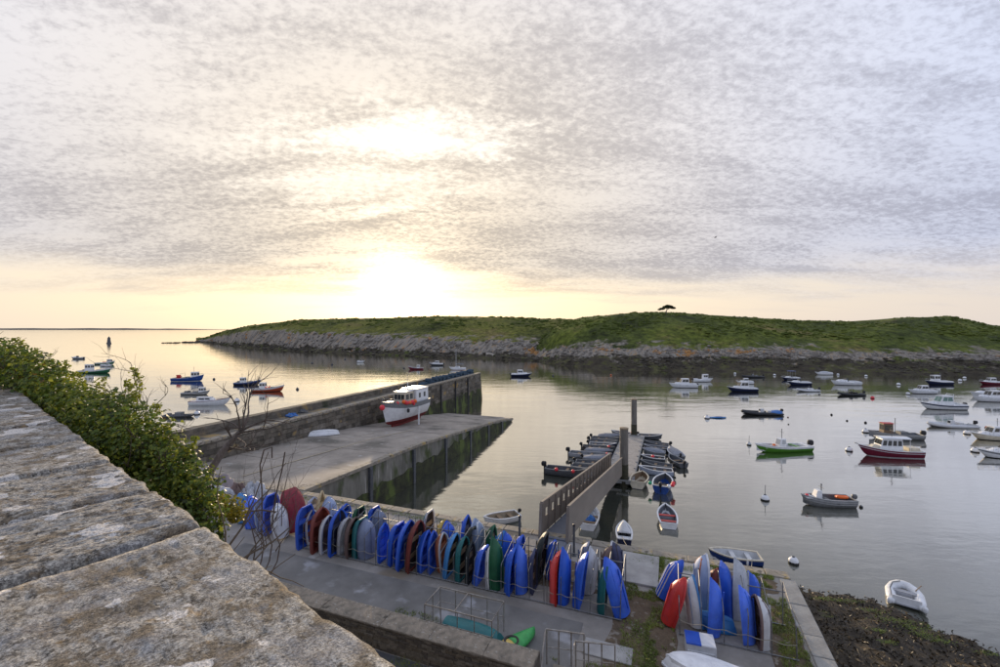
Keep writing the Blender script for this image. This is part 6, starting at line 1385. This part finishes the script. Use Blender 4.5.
# ------------------------------------------------------------------ vegetation
def leaf_mat(name, c1, c2, extra=None):
    m = mat(name, c1, c2, sc=3.0, rough=.5, spec=.35, extra=extra, lo=.3, hi=.7); b = m.node_tree.nodes['Principled BSDF']
    nt = m.node_tree; tr = nt.nodes.new('ShaderNodeBsdfTranslucent'); mx = nt.nodes.new('ShaderNodeMixShader'); mx.inputs[0].default_value = .45
    src = b.inputs['Base Color'].links[0].from_socket; nt.links.new(src, tr.inputs[0]); out = nt.nodes['Material Output']
    nt.links.new(b.outputs[0], mx.inputs[1]); nt.links.new(tr.outputs[0], mx.inputs[2]); nt.links.new(mx.outputs[0], out.inputs[0]); return m
def twig(mb, p, d, ln, r, depth, rg_, spread=.5, droop=.0):
    pts = [p]; n = 5
    for k in range(n):
        d = (d + Vector((rg_.gauss(0, .16), rg_.gauss(0, .16), rg_.gauss(0, .14) - droop))).normalized(); pts.append(pts[-1] + d * ln / n)
    mb.tube(pts, [r * (1 - .6 * k / n) for k in range(n + 1)], 5)
    if depth > 0:
        for k in range(rg_.choice((2, 3, 3))):
            i = rg_.randint(1, n); dd = (d + Vector((rg_.gauss(0, spread), rg_.gauss(0, spread), rg_.gauss(.15, spread)))).normalized(); twig(mb, pts[i], dd, ln * rg_.uniform(.5, .8), r * .5, depth - 1, rg_, spread, droop)
def ivy():
    r = np.random.default_rng(11)
    t = thing('ivy_hedge', 'dense green ivy hedge spilling over the outer side of the granite wall', 'ivy', wp(5, .2, WZ - 1.5)); o = np.array(t.location)
    sil = [(-90, 326), (-60, 328), (-30, 331), (0, 337), (20, 344), (40, 356), (57, 368), (75, 381), (95, 388), (112, 390), (130, 397), (142, 407), (152, 420), (166, 432), (185, 446), (197, 458), (207, 475), (211, 492)]
    edge_y = lambda x: interp(x, [-90, 0, 50, 100, 160, 220], [345, 384, 413, 450, 483, 522]); LB = []
    for i in range(34):
        x = -85 + 292 * i / 33; ys = interp(x, [a for a, _ in sil], [b for _, b in sil]); Y = interp(x, [-90, 0, 60, 120, 160, 210], [9.5, 7.2, 5.8, 4.7, 4.2, 3.9]); ye = edge_y(x) + 10; row = 0; y = ys
        while y < ye and row < 5:
            rad = r.uniform(.20, .30) * (1 if x < 175 else .7); rp = rad * F / (Y - .12 * row); LB.append((x + r.uniform(-5, 5), y + rp * 1.05, Y - .12 * row + r.uniform(-.1, .1), rad)); y += rp * 1.15; row += 1
    P = []; Nn = []
    for (x, y, Y, rad) in LB:
        c = np.array(pd(x, y, Y)); n = int(1050 * (rad / .4) ** 2 * min(1.6, 5.5 / Y) ** 1.2)
        d = r.normal(size=(n, 3)); d /= np.linalg.norm(d, axis=1, keepdims=True); rr_ = rad * (1 - .45 * r.random(n) ** 1.8)
        lump = np.array([1 + .38 * mn.noise(Vector(v) * 2.6 + Vector((x, y, 0))) + .2 * mn.noise(Vector(v) * 6 + Vector((y, x, 0))) for v in d]); P.append(c + d * (rr_ * lump)[:, None]); Nn.append(d)
        # lower fill down the outer face of the wall
        c2 = c + np.array([0, 0, -.45]) ; n2 = n // 3; d = r.normal(size=(n2, 3)); d /= np.linalg.norm(d, axis=1, keepdims=True); P.append(c2 + d * rad * r.uniform(.6, 1.0, n2)[:, None]); Nn.append(d)
    P = np.concatenate(P); Nn = np.concatenate(Nn)
    s_ = P @ np.array(WD); on = P @ np.array(WN) - ED
    ok = ~((on < .02) & (P[:, 2] < WZ + .03)) & ~((on < -.16 + .05 * np.sin(s_ * 5)) & (s_ < 5.8)); P = P[ok]; Nn = Nn[ok]
    Nn = Nn * .7 + np.array([0, -.15, .6]) + r.normal(0, .45, Nn.shape); dist = P[:, 1]
    for nm, frac, m in (('foliage', (0, .55), leaf_mat('ivy_leaf', (.14, .20, .025), (.05, .085, .014))), ('young_foliage', (.55, .88), leaf_mat('ivy_leaf_young', (.29, .30, .03), (.15, .18, .02))), ('old_foliage', (.88, 1.0), leaf_mat('ivy_leaf_old', (.05, .07, .02), (.025, .035, .012), [((.16, .09, .025), 3, .58, .66, (1, 1, 1))]))):
        u = r.random(len(P)); k = (u >= frac[0]) & (u < frac[1]); v, f = leaves(P[k], Nn[k], r.uniform(.012, .029, k.sum()) * np.clip(dist[k] / 4.5, .9, 1.6), r, .75); f_ = np_mesh(nm, v - o, f, m, 'stuff', False, t)
    for (x, y, Y, h) in ((132, 396, 4.8, .38), (126, 398, 4.9, .26), (62, 372, 6.2, .24), (84, 384, 5.5, .22), (40, 356, 6.8, .22), (104, 388, 5.2, .2), (150, 418, 4.5, .2), (20, 344, 7.2, .2), (188, 448, 4.1, .16), (172, 436, 4.3, .18), (73, 381, 5.8, .2)):
        n = int(90 * h / .2); tt = r.random(n); base = np.array(pd(x, y + 6, Y)); pts_ = base + np.stack([.06 * np.sin(tt * 3 + x) + r.normal(0, .035, n) * (1.15 - tt), r.normal(0, .035, n), tt * h], 1)
        v, f = leaves(pts_, r.normal(0, .6, (n, 3)) + (0, 0, .5), r.uniform(.012, .024, n), r, .7); np_mesh('sprig', v - o, f, MATS['ivy_leaf_young'], 'stuff', False, t)
    # dark mass of stems behind the leaves
    rg_ = random.Random(3); SM = mat('ivy_stem', (.12, .09, .06), (.06, .045, .03), rough=.9)
    for (x, y, Y, rad) in LB[::3]:
        c = pd(x, y, Y); mb = MB()
        for k in range(2): twig(mb, c - Vector((0, 0, rad * 1.2)) - Vector(o), Vector((rg_.gauss(0, .5), rg_.gauss(0, .5), 1)).normalized(), rad * 1.7, .012, 1, rg_)
        mb.build('stem', SM, t)
    # bare shoots sticking out of the top
    for (x, y, Y, ln, dx, dz) in ((132, 398, 5.0, .5, .18, .9), (125, 400, 5.0, .35, -.25, 1), (142, 410, 4.9, .42, .55, .75), (150, 420, 4.8, .4, .8, .5), (118, 396, 5.2, .25, -.05, 1), (45, 362, 6.8, .22, 0, 1), (155, 428, 4.6, .32, .9, .3), (160, 436, 4.5, .3, .8, .45), (136, 403, 5.0, .38, .4, .9), (145, 415, 4.9, .32, .2, 1)):
        mb = MB(); twig(mb, pd(x, y + 8, Y) - Vector(o), Vector((dx, 0, dz)).normalized(), ln * 1.0, .007, 2, rg_, .45); mb.build('bare_shoot', mat('bare_twig', (.17, .13, .10), (.09, .07, .055), rough=.9), t)
ivy()
def bare_tree():
    t = thing('bare_tree', 'leaning bare dead tree with grey trunk beyond the ivy', 'tree', pd(206, 515, 7.0)); o = t.location; r = random.Random(8)
    tr = [wp(5.6, .3, 8.4), pd(196, 540, 6.9), pd(202, 500, 7.0), pd(211, 470, 7.0), pd(222, 452, 7.05), pd(235, 437, 7.1), pd(243, 428, 7.1)]
    MB().tube([p - o for p in tr], [.09, .075, .068, .06, .05, .04, .03], 10).build('trunk', mat('dead_bark', (.26, .22, .20), (.13, .11, .10), sc=12, rough=.9, bump=.8, bsc=30, stretch=(1, 1, .3)), t, True)
    mb = MB()
    for (pp, dx, dz, ln) in (((243, 430), .05, 1, .5), ((243, 430), .8, .35, .6), ((240, 433), -.3, .95, .55), ((235, 438), .9, .2, .55), ((228, 447), .7, -.1, .5), ((243, 429), .45, .9, .7), ((243, 431), -.75, .6, .4), ((238, 434), .95, .5, .7), ((232, 440), -.5, .8, .35), ((222, 452), .9, .35, .5)):
        twig(mb, pd(*pp, 7.08) - o, Vector((dx, r.uniform(-.2, .2), dz)).normalized(), ln, .018, 2, r, .4)
    mb.build('branch', mat('dead_branch', (.15, .12, .105), (.08, .065, .055), rough=.9), t)
    t = thing('bare_shrub', 'tangled bare bramble in front of the loose dinghies', 'shrub', pd(268, 560, 8.2)); o = t.location; mb = MB()
    for k in range(13):
        x = 252 + 34 * r.random(); y = 520 + 34 * r.random(); twig(mb, pd(x, y, 8.2 + r.uniform(-.3, .3)) - o, Vector((r.gauss(.1, .35), r.gauss(0, .2), 1)).normalized(), r.uniform(.5, 1.0), .008, 2, r, .45, .02)
    for k in range(4):
        p0 = pd(256 + 8 * k, 545, 8.2) - o; p9 = Vector(wp(6.4 + .2 * k, .4, 6.5)) - o; mid = (p0 + p9) / 2 + Vector((r.uniform(-.3, .3), .3, -.5)); mb.tube([p9, mid, p0 + Vector((-.05, 0, -.3)), p0, p0 + Vector((r.uniform(-.2, .2), 0, .35)), p0 + Vector((r.uniform(-.4, .4), .1, .6))], [.02, .016, .012, .011, .008, .004], 6)
    # two taller curved stems
    mb.tube([pd(x, y, 8.0) - o for x, y in ((262, 520), (262, 490), (260, 465), (264, 450), (272, 447), (272, 458))], .013, 6); mb.tube([pd(x, y, 8.1) - o for x, y in ((272, 525), (276, 495), (282, 470), (285, 452))], .013, 6); mb.tube([pd(x, y, 8.1) - o for x, y in ((240, 520), (246, 512), (262, 510), (276, 512))], .014, 6)
    mb.build('stem', mat('bramble_stem', (.14, .105, .09), (.075, .06, .05), rough=.9), t)
    rr = np.random.default_rng(4); P = []
    for (x, y, Y, rad, n) in ((228, 507, 4.2, .13, 420), (238, 515, 4.3, .09, 220), (215, 500, 4.1, .1, 260)): d = rr.normal(size=(n, 3)); d /= np.linalg.norm(d, axis=1, keepdims=True); P.append(np.array(pd(x, y, Y)) + d * rad * rr.random((n, 1)) ** .4 * (1.2, 1, .8))
    P = np.concatenate(P); t = thing('moss_clump', 'yellow green creeper at the edge of the granite wall', 'creeper', wp(2.9, .6, 11)); o = np.array(t.location); v, f = leaves(P, np.array([0, -.2, .8]) + rr.normal(0, .5, P.shape), rr.uniform(.01, .022, len(P)), rr, .7); np_mesh('foliage', v - o, f, leaf_mat('creeper_leaf', (.28, .24, .03), (.13, .13, .02)), 'stuff', False, t)
    mb = MB(); [twig(mb, wp(2.9, .1, 11.2) - Vector(o) + Vector((0, 0, .1 * k)), Vector((.3, .6, .5)).normalized(), .7, .01, 1, r) for k in range(4)]; mb.build('stem', MATS['ivy_stem'], t)
bare_tree()
def ridge_tree():
    p = pd(666, 312.5, 196); t = thing('windswept_tree', 'lone windswept tree on the headland ridge', 'tree', p); r = np.random.default_rng(2); rg_ = random.Random(2)
    MB().tube([(0, 0, -1.0), (.1, 0, .6), (.5, 0, 1.3), (1.2, 0, 1.9)], [.28, .22, .17, .1], 8).build('trunk', mat('ridge_bark', (.1, .08, .06)), t)
    mb = MB()
    for k in range(8): twig(mb, Vector((.4 + .1 * k, 0, 1.2 + .06 * k)), Vector((rg_.uniform(-1, 1), rg_.uniform(-.6, .6), .6)).normalized(), 1.4, .07, 1, rg_)
    mb.build('limb', MATS['ridge_bark'], t)
    P = []
    for cx, cz, rx, rz, n in ((-1.6, 1.7, 1.3, .55, 260), (0, 2.4, 1.6, .7, 380), (1.6, 2.5, 1.5, .7, 340), (3.0, 2.0, 1.3, .5, 240), (.8, 3.0, 1.0, .45, 180), (-2.8, 1.3, .8, .4, 110)):
        d = r.normal(size=(n, 3)); d /= np.linalg.norm(d, axis=1, keepdims=True); P.append(np.array([cx, 0, cz]) + d * np.array([rx, 1.3, rz]) * (r.random((n, 1)) ** .5))
    P = np.concatenate(P); v, f = leaves(P, np.array([0, 0, .5]) + r.normal(0, .7, P.shape), r.uniform(.12, .3, len(P)), r, .8); np_mesh('crown', v, f, leaf_mat('ridge_leaf', (.04, .055, .015), (.02, .028, .01)), 'stuff', False, t)
ridge_tree()
def grass():
    r = np.random.default_rng(9); P = []
    def patch(a0, a1, b0, b1, n):
        a = r.uniform(a0, a1, n * 3); b = r.uniform(b0, b1, n * 3); k = np.array([mn.noise(Vector((x * 1.3, y * 1.3, 3))) + .45 * mn.noise(Vector((x * 4, y * 4, 7))) for x, y in zip(a, b)]) > -.12
        a = a[k][:n]; b = b[k][:n]; P.append(np.stack([QO.x + E1.x * a + E2.x * b, QO.y + E1.y * a + E2.y * b, np.full(len(a), QZ)], 1))
    patch(1.6, 7.3, 3.9, 4.75, 8200); patch(2.9, 3.75, -4, 4.4, 5600); patch(2.0, 3.0, 1.2, 2.3, 1100); patch(6.6, 7.4, -5, 4.5, 7200); patch(2.2, 3.4, -2.2, .2, 1800); patch(1.4, 2.6, -3.5, -2.2, 900); patch(-5, -3.4, -3.1, -2.0, 1500); patch(-1.3, .6, -3.1, -2.4, 800); patch(-12, .2, -4.3, -3.95, 1700); patch(-16, -6, 4.3, 4.72, 1200); patch(3.4, 6.6, 2.6, 3.9, 700); patch(-3.4, -1.3, -3.1, -2.9, 350)
    P = np.concatenate(P); n = len(P); h = r.uniform(.03, .12, n); th = r.uniform(0, 2 * math.pi, n); w = r.uniform(.005, .012, n); lean = r.normal(0, .05, (n, 2))
    u = np.stack([np.cos(th), np.sin(th), np.zeros(n)], 1) * w[:, None]; tip = P + np.c_[lean, h]
    V = np.stack([P - u, P + u, tip], 1).reshape(-1, 3); tag(np_mesh('grass', V, np.arange(n * 3).reshape(-1, 3), mat('grass_blade', (.22, .26, .035), (.10, .14, .022), sc=1.5, rough=.7, extra=[((.25, .21, .06), 1.1, .55, .68, (1, 1, 1))]), 'stuff'), 'tufts of grass growing through the quay paving')
    k = r.choice(n, 2200); Pw = P[k] + np.c_[r.normal(0, .04, (2200, 2)), r.uniform(.01, .09, 2200)]; v, f = leaves(Pw, np.array([0, 0, 1.]) + r.normal(0, .4, Pw.shape), r.uniform(.012, .035, 2200), r, .6); tag(np_mesh('weeds', v, f, mat('weed_leaf', (.20, .25, .035), (.08, .12, .02), sc=2, rough=.6, extra=[((.4, .33, .03), 2.2, .62, .68, (1, 1, 1))]), 'stuff'), 'low leafy weeds among the quay grass')
grass()

def gull():
    p = pd(715, 237.5, 62); t = thing('gull', 'small dark gull gliding high over the headland', 'bird', p, math.radians(15)); rr = []
    n = 15
    for i in range(n):
        s = -1 + 2 * i / (n - 1); a = abs(s); y = .55 * s; z = .12 * math.sin(min(a * 1.6, 1.6) * 1.2) - .05 * a ** 3; c = (.30 if a < .08 else .15 * (1 - a) ** .6 + .02); th = .055 if a < .08 else .012
        rr.append([Vector((c * .6 - .1 * a * a, y, z)), Vector((0 - .1 * a * a, y, z + th)), Vector((-c * .6 - .1 * a * a, y, z)), Vector((0 - .1 * a * a, y, z - th))])
    MB().loft(rr, True).build('body', DKGREY, t, True); MB().lathe([(.012, -.06), (.03, -.02), (.03, .03), (.008, .09)], (.2, 0, .02), 8, Matrix.Rotation(math.radians(90), 3, 'Y')).build('head', MIDGREY, t)
gull()
